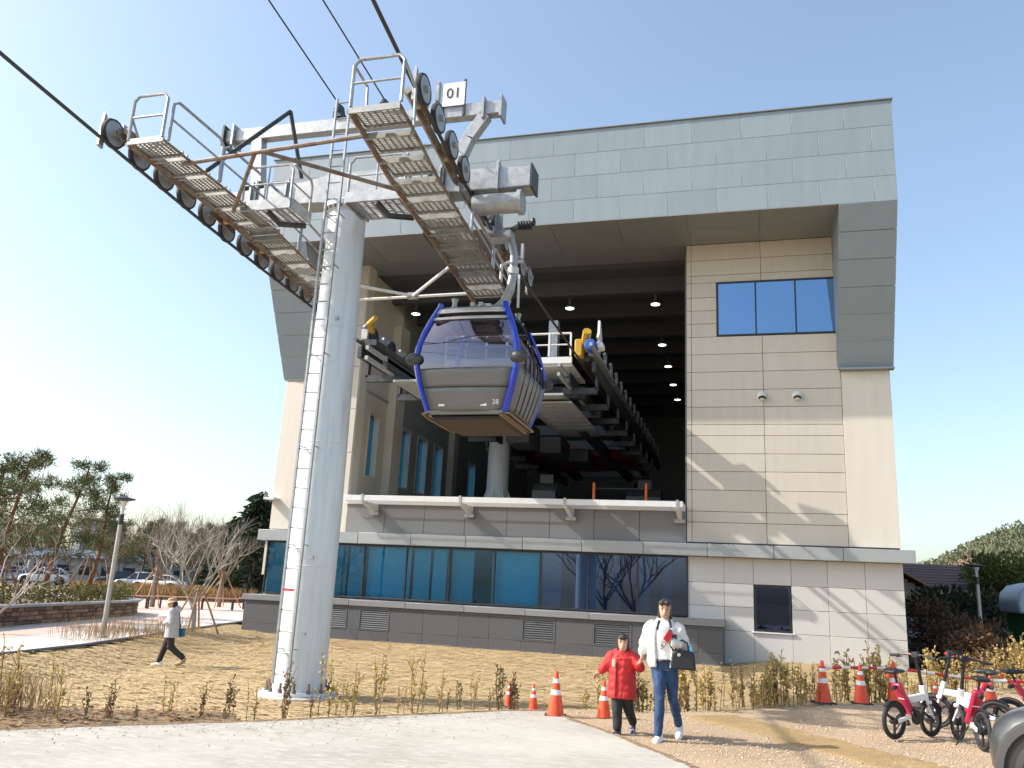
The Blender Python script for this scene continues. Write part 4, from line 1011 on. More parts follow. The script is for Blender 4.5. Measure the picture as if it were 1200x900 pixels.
def tuft(g, p, size, n, rg, up=.5, w=.07):
    for _ in range(n):
        d = (randv(rg) + Vector((0, 0, up))).normalized()
        leaf(g, p + randv(rg) * size * .35, d, randv(rg), size * rg.uniform(.6, 1.1), size * w)
def cloud(g, c, rad, n, l, rg, up=.2, w=.3):
    """leaves scattered through an uneven volume, thicker towards its skin"""
    for _ in range(n):
        v = randv(rg) * (rg.random() ** .45)
        p = Vector(c) + Vector((v.x * rad[0], v.y * rad[1], v.z * rad[2]))
        leaf(g, p, (v + randv(rg) * .8 + Vector((0, 0, up))).normalized(), randv(rg), l * rg.uniform(.6, 1.3), l * w)
def pine(name, x, y, h, lean, seed, label, group=None, needle=None, bark=None, z0=0., dens=1.0, spread=1.0, nt=9, tsz=.34):
    rg = random.Random(seed); needle = needle or needle_m; bark = bark or bark_red
    t = thing(name, label, 'tree', (x, y, z0), group)
    tr = MB(); fo = MB(); pts = []; rs = []
    N_ = 9; ph = rg.uniform(0, 6)
    for i in range(N_):
        u = i / (N_ - 1)
        pts.append(Vector((x + lean[0] * u * h + .045 * h * math.sin(u * 5 + ph) * u, y + lean[1] * u * h + .03 * h * math.sin(u * 4 + ph * 2) * u, z0 - .05 + u * h * .93)))
        rs.append(.019 * h * (1 - .8 * u) + .008)
    tr.path(pts, rs, 7)
    nb = int(17 * dens)
    for k in range(nb):
        u = .30 + .70 * (k + rg.random()) / nb; i = min(int(u * (N_ - 1)), N_ - 2); f = u * (N_ - 1) - i
        p = pts[i].lerp(pts[i + 1], f); a = k * 2.4 + rg.uniform(-.5, .5)
        L_ = h * (.30 * (1 - u) + .12) * rg.uniform(.75, 1.25) * spread
        d = Vector((math.cos(a), math.sin(a), rg.uniform(.0, .5))).normalized()
        q = p + d * L_ * .5 + Vector((0, 0, .03 * L_)); e = q + (d + Vector((rg.uniform(-.4, .4), rg.uniform(-.4, .4), rg.uniform(-.1, .35)))).normalized() * L_ * .5
        tr.path([p, q, e], [rs[i] * .38, rs[i] * .25, .008], 5)
        ends = [e, q.lerp(e, .5)]
        for _ in range(5):
            b0 = p.lerp(q, rg.uniform(.5, 1)) if rg.random() < .4 else q.lerp(e, rg.random())
            b1 = b0 + Vector((rg.uniform(-1, 1), rg.uniform(-1, 1), rg.uniform(-.1, .7))).normalized() * L_ * rg.uniform(.2, .45)
            tr.path([b0, b1], [.008 + .0012 * h, .004], 4); ends += [b1, b0.lerp(b1, .6)]
        for e_ in ends:
            for _ in range(3): tuft(fo, e_ + randv(rg) * .16 * L_, tsz * .8 * h / 5.5, nt, rg, .5, .05)
    tuft(fo, pts[-1], tsz * h / 5.5, 12, rg)
    obj('trunk', tr, bark, t); obj('crown', fo, needle, t, smooth=False, recalc=False)
    return t
def bare_tree(name, x, y, h, seed, label, bark, group=None, z0=0., r0=.05, levels=4, clear=.3, spread=.75, twigs=3):
    rg = random.Random(seed); t = thing(name, label, 'tree', (x, y, z0), group)
    tr = MB(); cn = MB()
    top = Vector((x + rg.uniform(-.03, .03) * h, y, z0 + h * clear))
    tr.path([(x, y, z0 - .05), (x + rg.uniform(-.01, .01) * h, y, z0 + h * clear * .5), top], [r0, r0 * .85, r0 * .75], 7)
    def grow(p, d, L_, r_, lv):
        q = p + d * L_ * .5 + randv(rg) * L_ * .06; e = q + (d + randv(rg) * .22 + Vector((0, 0, .1))).normalized() * L_ * .5
        cn.path([p, q, e], [r_, r_ * .8, r_ * .55], 5 if r_ > .015 else 3, caps=False)
        if lv <= 0: return
        for _ in range(twigs):
            nd = (d + randv(rg) * spread + Vector((0, 0, .25))).normalized()
            grow(p.lerp(q, rg.uniform(.5, 1)) if rg.random() < .3 else q.lerp(e, rg.uniform(.3, 1)), nd, L_ * rg.uniform(.55, .8), max(r_ * .52, .0035), lv - 1)
    for k in range(5):
        a = k * 1.3 + rg.uniform(-.3, .3)
        grow(top - Vector((0, 0, rg.uniform(0, .12) * h)), Vector((math.cos(a) * spread, math.sin(a) * spread, 1.0)).normalized(), h * (1 - clear) * .52 * rg.uniform(.8, 1.1), r0 * .5, levels - 1)
    obj('trunk', tr, bark, t); obj('crown', cn, bark, t, recalc=False)
    return t
def stakes(x, y, h, r_, label, z0=0., n=4, M=None, ph=.4):
    t = thing('tree_stakes', label, 'tree stakes', (x, y, z0), 'wooden stakes propping the young trees')
    for k in range(n):
        a = ph + k * 2 * math.pi / n
        obj('pole', MB().tube((x + math.cos(a) * r_, y + math.sin(a) * r_, z0 - .05), (x + math.cos(a + .2) * .08, y + math.sin(a + .2) * .08, z0 + h), .032, .03, 6), M or wood_stake, t)
    obj('tie', MB().ring((x, y, z0 + h - .12), (0, 0, 1), .11, .02, 10, 5), M or wood_stake, t)
    return t
# planter with stone face, cap and hedge
pl_line = [Vector((-17.6, 12.4, 0)), Vector((-19.96, 19.5, 0)), Vector((-21.7, 25.0, 0)), Vector((-22.9, 28.4, 0)), Vector((-24.2, 30.2, 0)), Vector((-27.0, 31.0, 0))]
plt_ = thing('raised_planter', 'low raised planter with brown stone face and grey cap at left', 'planter', (-20, 19.5, 0))
stone_m = mat('brown_stone', (0.21, 0.135, 0.095), .85, 0, .3, 8, bump=.5, bscale=25, rand=.45)
cap_m = mat('planter_cap', (0.30, 0.31, 0.33), .6, 0, .12, 10)
rg = random.Random(3)
core = MB()
for i in range(len(pl_line) - 1): core.bar(pl_line[i] + Vector((-.12, .06, .27)), pl_line[i + 1] + Vector((-.12, .06, .27)), .16, .56)
obj('core', core, joint_m, plt_)
for i in range(len(pl_line) - 1):
    A, B = pl_line[i], pl_line[i + 1]; d = B - A; L_ = d.length; d.normalize(); s = Vector((d.y, -d.x, 0))
    for row in range(4):
        u = -rg.uniform(0, .3)
        while u < L_:
            w = rg.uniform(.28, .7); a, b = max(u, 0), min(u + w, L_)
            if b - a > .08: obj('stone', MB().bar(A + d * (a + .012) + s * rg.uniform(-.01, .03) + Vector((0, 0, .07 + row * .13)), A + d * (b - .012) + s * rg.uniform(-.01, .03) + Vector((0, 0, .07 + row * .13)), .10, .118), stone_m, plt_, bevel=.012)
            u += w
    obj('cap', MB().bar(A + Vector((0, 0, .565)) - d * .02, B + Vector((0, 0, .565)) + d * .02, .42, .07), cap_m, plt_, bevel=.01)
obj('soil', MB().poly([tuple(p + Vector((-.1, 0, .5))) for p in pl_line] + [(-34, 29, .5), (-30, 12, .5)]), soil_m, plt_, smooth=False)
rg = random.Random(21)
hd = thing('clipped_hedge', 'long low clipped yellowish green hedge inside the stone planter', 'hedge', (-21.5, 22, .5))
g = MB()
for i in range(len(pl_line) - 2):
    A, B = pl_line[i], pl_line[i + 1]; n = int((B - A).length / .22)
    for k in range(n):
        for off in (.75, 1.35):
            p = A.lerp(B, (k + rg.random()) / n) + Vector((-off, .25, .80 + rg.uniform(-.04, .05)))
            cloud(g, p, (.38, .38, .36), 46, .085, rg, .5, .32)
obj('leaves', g, hedge_m, hd, smooth=False, recalc=False)
g = MB()
for i in range(len(pl_line) - 2):
    for k in range(30): p = pl_line[i].lerp(pl_line[i + 1], k / 30) + Vector((-1.0, .25, .5)); g.path([p, p + Vector((rg.uniform(-.3, .3), rg.uniform(-.3, .3), .55))], [.015, .006], 4)
obj('stems', g, bark_grey, hd)
# red pines in the planter
pine('red_pine', -21.3, 20.3, 4.7, (.03, .02), 11, 'bushy red pine at the left edge of the picture', 'red pines in the planter', z0=.5, dens=1.35, spread=1.2, nt=9)
pine('red_pine', -24.2, 22.3, 4.8, (.0, .04), 17, 'red pine behind the leftmost one, half hidden by it', 'red pines in the planter', z0=.5, dens=.9, nt=8)
pine('red_pine', -24.3, 25.2, 5.3, (.12, .07), 12, 'leaning red trunked pine, left one of the pair behind the hedge', 'red pines in the planter', z0=.5, dens=1.0, spread=.85, nt=8)
pine('red_pine', -24.6, 27.6, 5.2, (.10, .09), 14, 'leaning red trunked pine, right one of the pair behind the hedge', 'red pines in the planter', z0=.5, dens=1.05, spread=.85, nt=8)
for (x, y, lab) in ((-21.3, 20.3, 'dark wooden stakes propping the bushy pine at the left edge'), (-24.2, 22.3, 'dark wooden stakes behind the leftmost pine'), (-24.3, 25.2, 'wooden stakes propping the left leaning pine'), (-24.6, 27.6, 'wooden stakes propping the right leaning pine')):
    stakes(x, y, 1.7, .9, lab, z0=.5, M=mat('dark_stake', (.22, .11, .065), .8, 0, .2))
# young bare trees with stakes on the plaza
bare_tree('bare_tree', -16.2, 22.9, 4.2, 31, 'leafless young tree with wide thin crown behind the walking person', bark_pale, 'bare young trees', r0=.075, clear=.26, levels=4, spread=.85, twigs=4)
stakes(-16.2, 22.9, 1.35, .75, 'wooden stakes around the bare tree behind the walking person')
bare_tree('bare_tree', -28.2, 36.3, 4.9, 33, 'leafless young tree right of the lamp post on the plaza', bark_grey, 'bare young trees', r0=.13, clear=.32, levels=5, spread=.6)
stakes(-28.2, 36.3, 1.9, 1.2, 'wooden stakes around the bare tree right of the lamp post')
bare_tree('bare_tree', -27.6, 41.0, 5.0, 35, 'leafless young tree farther back between lamp post and tower', bark_grey, 'bare young trees', r0=.12, clear=.34, levels=5, spread=.6)
stakes(-27.6, 41.0, 1.9, 1.2, 'wooden stakes around the farther bare tree')
bare_tree('bare_tree', -18.2, 17.4, 3.6, 37, 'pale leafless tree reaching in from the left edge before the pines', bark_pale, 'bare young trees', r0=.05, clear=.2, levels=4, spread=.9)
stakes(-13.4, 12.15, 1.0, .55, 'single reddish stake at the left edge of the straw ground', n=1, ph=.2)
# background trees beyond the car park
rg = random.Random(8)
k = 0
def px_dir(px):   # heading of a picture column at the horizon
    a = math.atan((px - 600) / 975 * .97) - YAW
    return Vector((math.sin(a), math.cos(a), 0))
bgt = [(-20, 105, 9), (35, 118, 8), (150, 96, 9), (176, 90, 8), (210, 100, 9.5), (234, 92, 8.0), (256, 86, 8.6), (278, 80, 7.5), (192, 122, 11.5), (300, 104, 11), (60, 125, 10), (118, 122, 7.5)]
for i, (px, dist, h) in enumerate(bgt):
    p = px_dir(px) * dist; h *= .74
    near = ['far left edge', 'left pine', 'left bare tree', 'right of lamp post', 'middle bare tree', 'near bare tree', 'walking person', 'banner pole', 'far middle', 'station corner', 'white car', 'lamp post'][i]
    pine('background_tree', p.x, p.y, h, (rg.uniform(-.04, .04), rg.uniform(-.04, .04)), 100 + i, 'olive green tree beyond the car park by the %s' % near, 'trees beyond the car park', needle=olive_m if i % 3 else needle_m, bark=bark_grey, dens=1.0, spread=1.2, nt=9, tsz=.5)
for i, (px, dist, h) in enumerate([(140, 70, 6.5), (196, 72, 6.2), (240, 70, 7.0), (262, 74, 6.0), (20, 78, 6.5), (95, 85, 7.5)]):
    p = px_dir(px) * dist
    bare_tree('background_bare_tree', p.x, p.y, h, 60 + i, 'grey leafless tree beyond the plaza, %s from the left' % ['third', 'fourth', 'fifth', 'sixth', 'first', 'second'][i], bark_grey, 'bare trees along the car park', r0=.12, clear=.25, levels=4, spread=.6, twigs=4)
# tall dark conifers beside the building's left corner
def conifer(name, x, y, h, rad, seed, label, M, z0=0, group=None, n=34, dens=26, l=.5):
    rg = random.Random(seed); t = thing(name, label, 'tree', (x, y, z0), group)
    tr = MB().path([(x, y, z0 - .1), (x, y, z0 + h * .95)], [.03 * h, .01], 7); fo = MB()
    for k in range(n):
        u = .08 + .92 * k / n; r_ = rad * (1 - u) ** .8 * rg.uniform(.8, 1.15) + .12
        for q in range(5):
            a = q * 1.256 + k * .9 + rg.uniform(-.2, .2)
            tip = Vector((x + math.cos(a) * r_, y + math.sin(a) * r_, z0 + u * h - r_ * .15)); b0 = Vector((x, y, z0 + u * h + .05 * h))
            tr.path([b0, tip], [.02, .008], 3, caps=False)
            for j in range(dens // 5 + 2):
                f = rg.uniform(.25, 1.05); p = b0.lerp(tip, f) + randv(rg) * .12 * h * .3
                leaf(fo, p, ((tip - b0).normalized() + randv(rg) * .7).normalized(), randv(rg), l * rg.uniform(.6, 1.2), l * .22)
    obj('trunk', tr, bark_grey, t); obj('crown', fo, M, t, smooth=False, recalc=False)
    return t
p = px_dir(306) * 62; conifer('dark_conifer', p.x, p.y, 7.4, 2.6, 71, 'tall dark conifer just left of the station corner', needle_dark, l=.7, dens=40)
p = px_dir(285) * 66; conifer('dark_conifer', p.x, p.y, 5.8, 2.4, 72, 'shorter dark conifer left of the tall one by the station', needle_dark, l=.7, dens=40)
p = px_dir(268) * 75; conifer('dark_conifer', p.x, p.y, 5.0, 2.2, 73, 'lowest dark conifer by the banner pole, farther left', needle_dark, l=.7, dens=36)
# dry grass clumps on the verge: one mass
g = MB(); rg = random.Random(44)
for _ in range(9000):
    px = rg.uniform(100, 312); p = px_dir(px) * rg.uniform(58, 66)
    d = (Vector((rg.uniform(-.35, .35), rg.uniform(-.35, .35), 1))).normalized()
    leaf(g, p, d, randv(rg), rg.uniform(.4, 1.1), .03)
tag(obj('dry_verge_grass', g, leafmat('dead_grass_blade', (.36, .23, .10), (.24, .15, .07), .4, .8, .1), smooth=False, recalc=False), 'tall rusty dry grass along the verge by the car park', 'grass', kind='stuff')
# forest on the hill
g = MB(); g2 = MB(); rg = random.Random(55)
def hz(az, r_):
    t = (az - 4) / 71
    if t <= 0 or t >= 1: return -1
    u = (r_ - 300) / 150; h = hillprof(t)
    tab = [(0, 0), (.25, .45), (.55, .85), (.8, 1.0), (1.4, .9)]
    return -1 + h * interp(tab, max(0, min(1.4, u)))
for _ in range(2600):
    az = rg.uniform(4.5, 30); r_ = rg.uniform(302, 430); a = R(az); z = hz(az, r_)
    brown = (9.0 < az + 1.2 * noise.noise(Vector((az, r_ * .05, 4.2))) < 13.6 and 312 < r_ < 374) or (az > 17 and noise.noise(Vector((az * .45, r_ * .012, 4.2))) > .1)
    s = rg.uniform(1.7, 3.0); c = (math.sin(a) * r_, math.cos(a) * r_, z + s * .9)
    cloud(g2 if brown else g, c, (s * .75, s * .75, s), 20 if brown else 30, s * (.34 if brown else .46), rg, .4, .25 if brown else .4)
tag(obj('hill_forest', g, leafmat('hazed_forest_leaf', (0.20, 0.21, 0.12), (0.12, 0.145, 0.085), .05), smooth=False, recalc=False), 'green pine forest covering the hill at right', 'forest', kind='stuff')  # both wood colours paled to imitate distance haze
tag(obj('hill_bare_wood', g2, leafmat('hazed_bare_wood', (0.32, 0.22, 0.17), (0.23, 0.17, 0.13), .05, .9, .1), smooth=False, recalc=False), 'brown leafless woodland on the middle of the hill', 'woodland', kind='stuff')
# trees and bushes at the right behind the bikes
def bush(name, label, c, rad, n, l, M, seed, group=None, w=.3, stems=10, cat='bush'):
    rg = random.Random(seed); t = thing(name, label, cat, (c[0], c[1], 0), group); g = MB(); s = MB()
    for k in range(9):
        q = Vector(c) + Vector((rg.uniform(-.6, .6) * rad[0], rg.uniform(-.6, .6) * rad[1], rg.uniform(-.5, .6) * rad[2]))
        cloud(g, q, (rad[0] * .55, rad[1] * .55, rad[2] * .55), n // 9, l, rg, .3, w)
    for k in range(stems): s.path([(c[0] + rg.uniform(-.2, .2), c[1] + rg.uniform(-.2, .2), 0), (c[0] + rg.uniform(-.7, .7) * rad[0], c[1] + rg.uniform(-.7, .7) * rad[1], c[2] + rad[2] * rg.uniform(-.2, .8))], [.03, .008], 4)
    obj('leaves', g, M, t, smooth=False, recalc=False); obj('stems', s, bark_grey, t)
    return t
def at(px, py, dist):  # a point in the place seen in that column at that distance
    d = cf + cr * ((px - 600) / 975) - cu * ((py - 450) / 975); d = d / math.hypot(d.x, d.y)
    return Vector((0, 0, 1.7)) + d * dist
bushes = [('dark_evergreen', 'dense dark evergreen shrub right of the brick house', at(1112, 732, 40), (1.5, 1.4, 1.25), 3200, .22, needle_dark), ('dark_evergreen', 'dark evergreen shrub behind the right lamp post', at(1140, 724, 43), (1.6, 1.4, 1.25), 3200, .22, needle_dark),
          ('yellow_green_tree', 'big yellowish green conifer standing behind the right lamp post', at(1180, 700, 48), (1.9, 1.9, 1.9), 4600, .28, needle_yel), ('yellow_green_tree', 'yellowish green conifer at the right edge above the green booth', at(1226, 680, 56), (1.9, 2.0, 2.1), 4200, .3, needle_yel),
          ('rusty_bush', 'rusty brown dry bush before the dark evergreens', at(1112, 735, 34), (1.3, 1.1, 1.2), 2600, .17, drybush_m), ('rusty_bush', 'brown dry bush left of the right lamp post foot', at(1135, 752, 31), (1.2, 1.0, 1.0), 2400, .16, drybush_m),
          ('rusty_bush', 'brown dry bush in front of the green booth', at(1160, 768, 29), (1.1, 1.0, .75), 2400, .15, drybush_m), ('rusty_bush', 'low brown dry bush at the right edge behind the bikes', at(1200, 790, 27), (1.3, 1.0, .6), 2200, .14, drybush_m)]
for i, (nm, lab, c, rad, n, l, M) in enumerate(bushes): bush(nm, lab, c, rad, n, l, M, 200 + i, w=.22 if M is drybush_m else .3)
# ---------------------------------------------------------------- shrubs along the beds
leafA = leafmat('shrub_leaf_yellow', (0.60, 0.45, 0.16), (0.34, 0.26, 0.08), 9, .6, .25)
leafB = leafmat('shrub_leaf_russet', (0.26, 0.13, 0.05), (0.10, 0.085, 0.03), 9, .6, .2)
leafC = leafmat('shrub_leaf_green', (0.10, 0.10, 0.028), (0.24, 0.20, 0.065), 9, .6, .2)
stem_m = mat('shrub_stem', (0.17, 0.11, 0.07), .9, 0, .2)
reed_m = leafmat('dry_reed', (0.42, 0.29, 0.14), (0.25, 0.16, 0.08), 4, .8, .1)
def shrub_proto(seed, h, ns, nl, M, ls=.035, spread=.10):
    rg = random.Random(seed); s = MB(); g = MB()
    for k in range(ns):
        a = rg.uniform(0, 6.28); r_ = rg.uniform(.01, spread); hh = h * rg.uniform(.55, 1.0)
        p0 = Vector((math.cos(a) * r_, math.sin(a) * r_, -.02)); p2 = p0 + Vector((rg.uniform(-.10, .10) * h, rg.uniform(-.10, .10) * h, hh)); p1 = p0.lerp(p2, .5) + randv(rg) * .03
        s.path([p0, p1, p2], [.006, .005, .003], 4, caps=False)
        for j in range(nl):
            u = rg.random() ** .8; p = (p0.lerp(p1, u * 2) if u < .5 else p1.lerp(p2, u * 2 - 1))
            leaf(g, p, (randv(rg) + Vector((0, 0, .5))).normalized(), randv(rg), ls * rg.uniform(.6, 1.5), ls * .38)
        for _ in range(2):
            u = rg.uniform(.3, .8); p = p0.lerp(p2, u); q = p + Vector((rg.uniform(-.12, .12), rg.uniform(-.12, .12), rg.uniform(.06, .2)))
            s.path([p, q], [.004, .002], 3, caps=False)
            for j in range(nl // 4): leaf(g, p.lerp(q, rg.random()), (randv(rg) + Vector((0, 0, .5))).normalized(), randv(rg), ls * rg.uniform(.6, 1.3), ls * .38)
    return s.mesh('stem', recalc=False), g.mesh('leaves', smooth=False, recalc=False), M
protos = [shrub_proto(1, .66, 3, 22, leafA, .042), shrub_proto(2, .58, 5, 24, leafB), shrub_proto(3, .60, 5, 30, leafC), shrub_proto(4, .75, 4, 22, leafA, .042), shrub_proto(5, .5, 6, 24, leafA, .04, .14), shrub_proto(6, .45, 2, 12, leafB), shrub_proto(7, .66, 6, 32, leafA, .05, .18), shrub_proto(8, .55, 6, 34, leafC, .036, .14)]
ORD = ['first', 'second', 'third', 'fourth', 'fifth', 'sixth', 'seventh', 'eighth', 'ninth', 'tenth', 'eleventh', 'twelfth', 'thirteenth', 'fourteenth', 'fifteenth', 'sixteenth', 'seventeenth', 'eighteenth', 'nineteenth', 'twentieth', 'twenty-first', 'twenty-second', 'twenty-third']
KIND = ['slim yellow leaved', 'russet leaved', 'dark leaved', 'tall yellow', 'broad yellow', 'nearly bare', 'thick golden', 'dense green']
def shrub(x, y, k, sc, label, group, seed):
    s, g, M = protos[k]; rg = random.Random(seed)
    t = thing('shrub', label, 'shrub', (0, 0, 0), group)
    obj('stem', s, stem_m, t); obj('leaves', g, M, t)
    t.location = (x, y, max(0, gh(x, y)) + .01); t.rotation_euler = (0, 0, rg.uniform(0, 6.28)); t.scale = (sc, sc, sc * rg.uniform(.85, 1.2))
rg = random.Random(77)
# row between tower and cones, on the concrete edge
ea, eb = Vector((-5.35, 9.72, 0)), Vector((-3.25, 12.25, 0))
for i in range(17):
    u = (i + rg.uniform(-.3, .3)) / 16; p = ea.lerp(eb, u)
    k = rg.choice([0, 0, 1, 2, 5, 3])
    shrub(p.x - .12 + rg.uniform(-.1, .05), p.y + .15 + rg.uniform(-.05, .25), k, rg.uniform(.6, 1.1), '%s leggy shrub, %s from the tower foot along the concrete' % (KIND[k], ORD[i]), 'leggy shrubs by the tower', i)
shrub(-3.45, 12.35, 2, 1.05, 'dense dark shrub hiding a cone at the corner of the concrete', 'leggy shrubs by the tower', 61)
shrub(-3.30, 12.50, 1, 1.0, 'russet shrub beside the half hidden cone', 'leggy shrubs by the tower', 62)
# hedge row behind the people and along the gravel
row = [Vector((-2.25, 12.85, 0)), Vector((-1.2, 13.5, 0)), Vector((-.2, 14.45, 0)), Vector((.5, 15.35, 0)), Vector((1.4, 16.4, 0))]
for i in range(32):
    u = (i + rg.uniform(-.45, .45)) / 31 * 4; u = min(max(u, 0), 3.99); p = row[int(u)].lerp(row[int(u) + 1], u % 1)
    ks = [7, 2, 3, 4, 1, 0] if u < 1 else [0, 3, 1, 4, 0, 6, 5]
    k = rg.choice(ks)
    shrub(p.x + rg.uniform(-.15, .1), p.y + rg.uniform(.0, .5), k, rg.choice([.6, .75, .9, 1.0, 1.15, 1.4]) * rg.uniform(.9, 1.1), ('%s young shrub, %s from the left behind adult and child' % (KIND[k], ORD[i])) if i < 16 else ('%s young shrub, %s leftwards from the striped bar' % (KIND[k], ORD[31 - i])), 'hedge row behind the people', 100 + i)
row = [Vector((1.5, 16.7, 0)), Vector((2.8, 18.0, 0)), Vector((4.4, 20.2, 0)), Vector((6.4, 23.2, 0))]
for i in range(32):
    u = (i + rg.uniform(-.4, .4)) / 31 * 3; u = min(max(u, 0), 2.99); p = row[int(u)].lerp(row[int(u) + 1], u % 1)
    shrub(p.x + rg.uniform(-.2, .3), p.y + rg.uniform(.0, .9), rg.choice([6, 3, 6, 4, 7, 0, 3, 0]), rg.choice([.8, 1.0, 1.2, 1.5]) * rg.uniform(.9, 1.1), ('golden leaved shrub behind the striped bar, %s from the left' % ORD[i]) if i < 16 else ('golden leaved shrub behind the bikes, %s from the right' % ORD[31 - i]), 'golden shrubs behind the bikes', 200 + i)
# left bed: reeds and sprigs
la, lb_ = Vector((-7.6, 7.55, 0)), Vector((-10.6, 4.4, 0))
for i in range(60):
    u = rg.random(); w = rg.uniform(0, 1); p = la.lerp(lb_, u) + Vector((-.15 - w * 1.2, .55 + w * .9, 0))
    shrub(p.x, p.y, rg.choice([0, 1, 2, 5, 3, 1, 5]), rg.uniform(.7, 1.25), 'bare reddish sprig in the litter strewn bed at lower left', 'sprigs in the left bed', 300 + i)
for i in range(8):
    u = i / 7; p = Vector((-5.8, 9.45, 0)).lerp(Vector((-7.4, 7.85, 0)), u)
    shrub(p.x - .05, p.y + rg.uniform(.1, .4), rg.choice([5, 1, 0]), rg.uniform(.7, 1.1), 'short twiggy sprig, %s one leftwards from the tower foot' % ORD[i], 'sprigs left of the tower', 360 + i)
g = MB()
for _ in range(3200):
    u = rg.random(); w = rg.random() ** 1.5; p = Vector((-7.2, 8.1, .02)).lerp(Vector((-11.5, 4.6, .02)), u) + Vector((-.4 - w * 2.0, .5 + w * 1.2, 0))
    d = Vector((rg.uniform(-.4, .4), rg.uniform(-.4, .4), 1)).normalized(); l = rg.uniform(.3, .95) * (1 - .45 * (1 - u))
    leaf(g, p, d, randv(rg), l, .0045)
tag(obj('dry_reeds', g, reed_m, smooth=False, recalc=False), 'thin dry reeds standing in the bed at lower left', 'dry grass', kind='stuff')
g = MB()
for _ in range(700):
    p = Vector((-15.9, 17.2, .0)).lerp(Vector((-15.4, 20.6, 0)), rg.random()) + Vector((rg.uniform(-.2, 1.2), rg.uniform(-.6, .6), 0))
    leaf(g, p, Vector((rg.uniform(-.3, .3), rg.uniform(-.3, .3), 1)).normalized(), randv(rg), rg.uniform(.25, .7), .006)
tag(obj('dry_stalks', g, reed_m, smooth=False, recalc=False), 'dry stalks at the foot of the plaza lamp post', 'dry grass', kind='stuff')
t = thing('marker_stake', 'short pair of brown wooden pegs in the left bed', 'stake', (-7.75, 7.35, 0))
obj('peg', MB().bar((-7.78, 7.32, 0), (-7.76, 7.33, .36), .035), wood_stake, t); obj('peg', MB().bar((-7.70, 7.38, 0), (-7.69, 7.38, .30), .035), wood_stake, t)

# ---------------------------------------------------------------- traffic cones and striped bars
cone_o = mat('cone_orange', (0.78, 0.085, 0.025), .45, 0, .08, 5); cone_w = mat('reflective_white', (0.82, 0.82, 0.80), .4, 0, .04, 6); bar_r = mat('bar_red', (0.65, 0.03, 0.025), .4, 0, .06)
def cone(x, y, h, label, base=True):
    t = thing('traffic_cone', label, 'traffic cone', (0, 0, 0), 'orange and white traffic cones')
    r = lambda u: .155 * (1 - u) + .032 * u
    cut = [0, .48, .60, .76, .86, 1.0]; H = .72
    for i in range(5):
        a, b = cut[i], cut[i + 1]; M = cone_o if i % 2 == 0 else cone_w; e = .002 if i % 2 else 0
        prof = [(r(a) + e, .035 + a * H), (r(b) + e, .035 + b * H)]
        if i == 4: prof += [(.028, .035 + H + .02), (.012, .035 + H + .03)]
        obj('cone_body' if i % 2 == 0 else 'white_stripe', MB().lathe(prof, 22), M, t)
    if base: obj('base', MB().b(-.2, .2, -.2, .2, 0, .04), rubber, t, bevel=.012)
    t.location = (x, y, .03); s = h / .78; t.scale = (s, s, s); t.rotation_euler = (0, 0, rnd.uniform(-.3, .3))
cone(-2.55, 11.95, .60, 'tall orange cone with black base at the corner of the concrete')
cone(-2.98, 12.42, .36, 'short orange cone second from the tower, behind the concrete edge', False)
cone(-3.40, 12.62, .34, 'small orange cone half hidden behind shrubs at the concrete edge', False)
cone(-1.92, 12.2, .50, 'orange cone standing left of the child in red', False)
cone(1.28, 16.35, .72, 'orange cone at the left end of the striped bar')
cone(1.95, 16.75, .67, 'orange cone second from the left under the striped bar')
cone(2.62, 17.55, .72, 'orange cone third along the striped bar behind the nearest bike')
cone(3.22, 17.1, .45, 'low orange cone between the wheels of the bikes', False)
def bar(A, B, n, label):
    t = thing('striped_bar', label, 'barrier bar', tuple(A), 'red and white bars between cones')
    for k in range(n):
        a, b = A.lerp(B, k / n), A.lerp(B, (k + 1) / n)
        rr = .028 if k < n // 2 else .022
        obj('white_section' if k % 2 == 0 else 'red_section', MB().tube(a, b, rr, n=10), cone_w if k % 2 == 0 else bar_r, t)
    for e in (A, B): obj('end_ring', MB().ring(e, (0, 0, 1), .05, .014, 12, 5), bar_r, t)
bar(Vector((1.28, 16.35, .64)), Vector((2.62, 17.55, .63)), 8, 'red and white bar between the leftmost and the third cone')
bar(Vector((2.62, 17.55, .63)), Vector((4.3, 17.9, .50)), 7, 'red and white bar running right behind the bikes')
bar(Vector((4.3, 17.9, .50)), Vector((6.4, 18.6, .56)), 7, 'red and white bar reaching the right edge of the picture')
cone(4.3, 17.9, .6, 'orange cone behind the bikes where two bars meet'); cone(6.4, 18.6, .7, 'orange cone at the far right end of the bars')

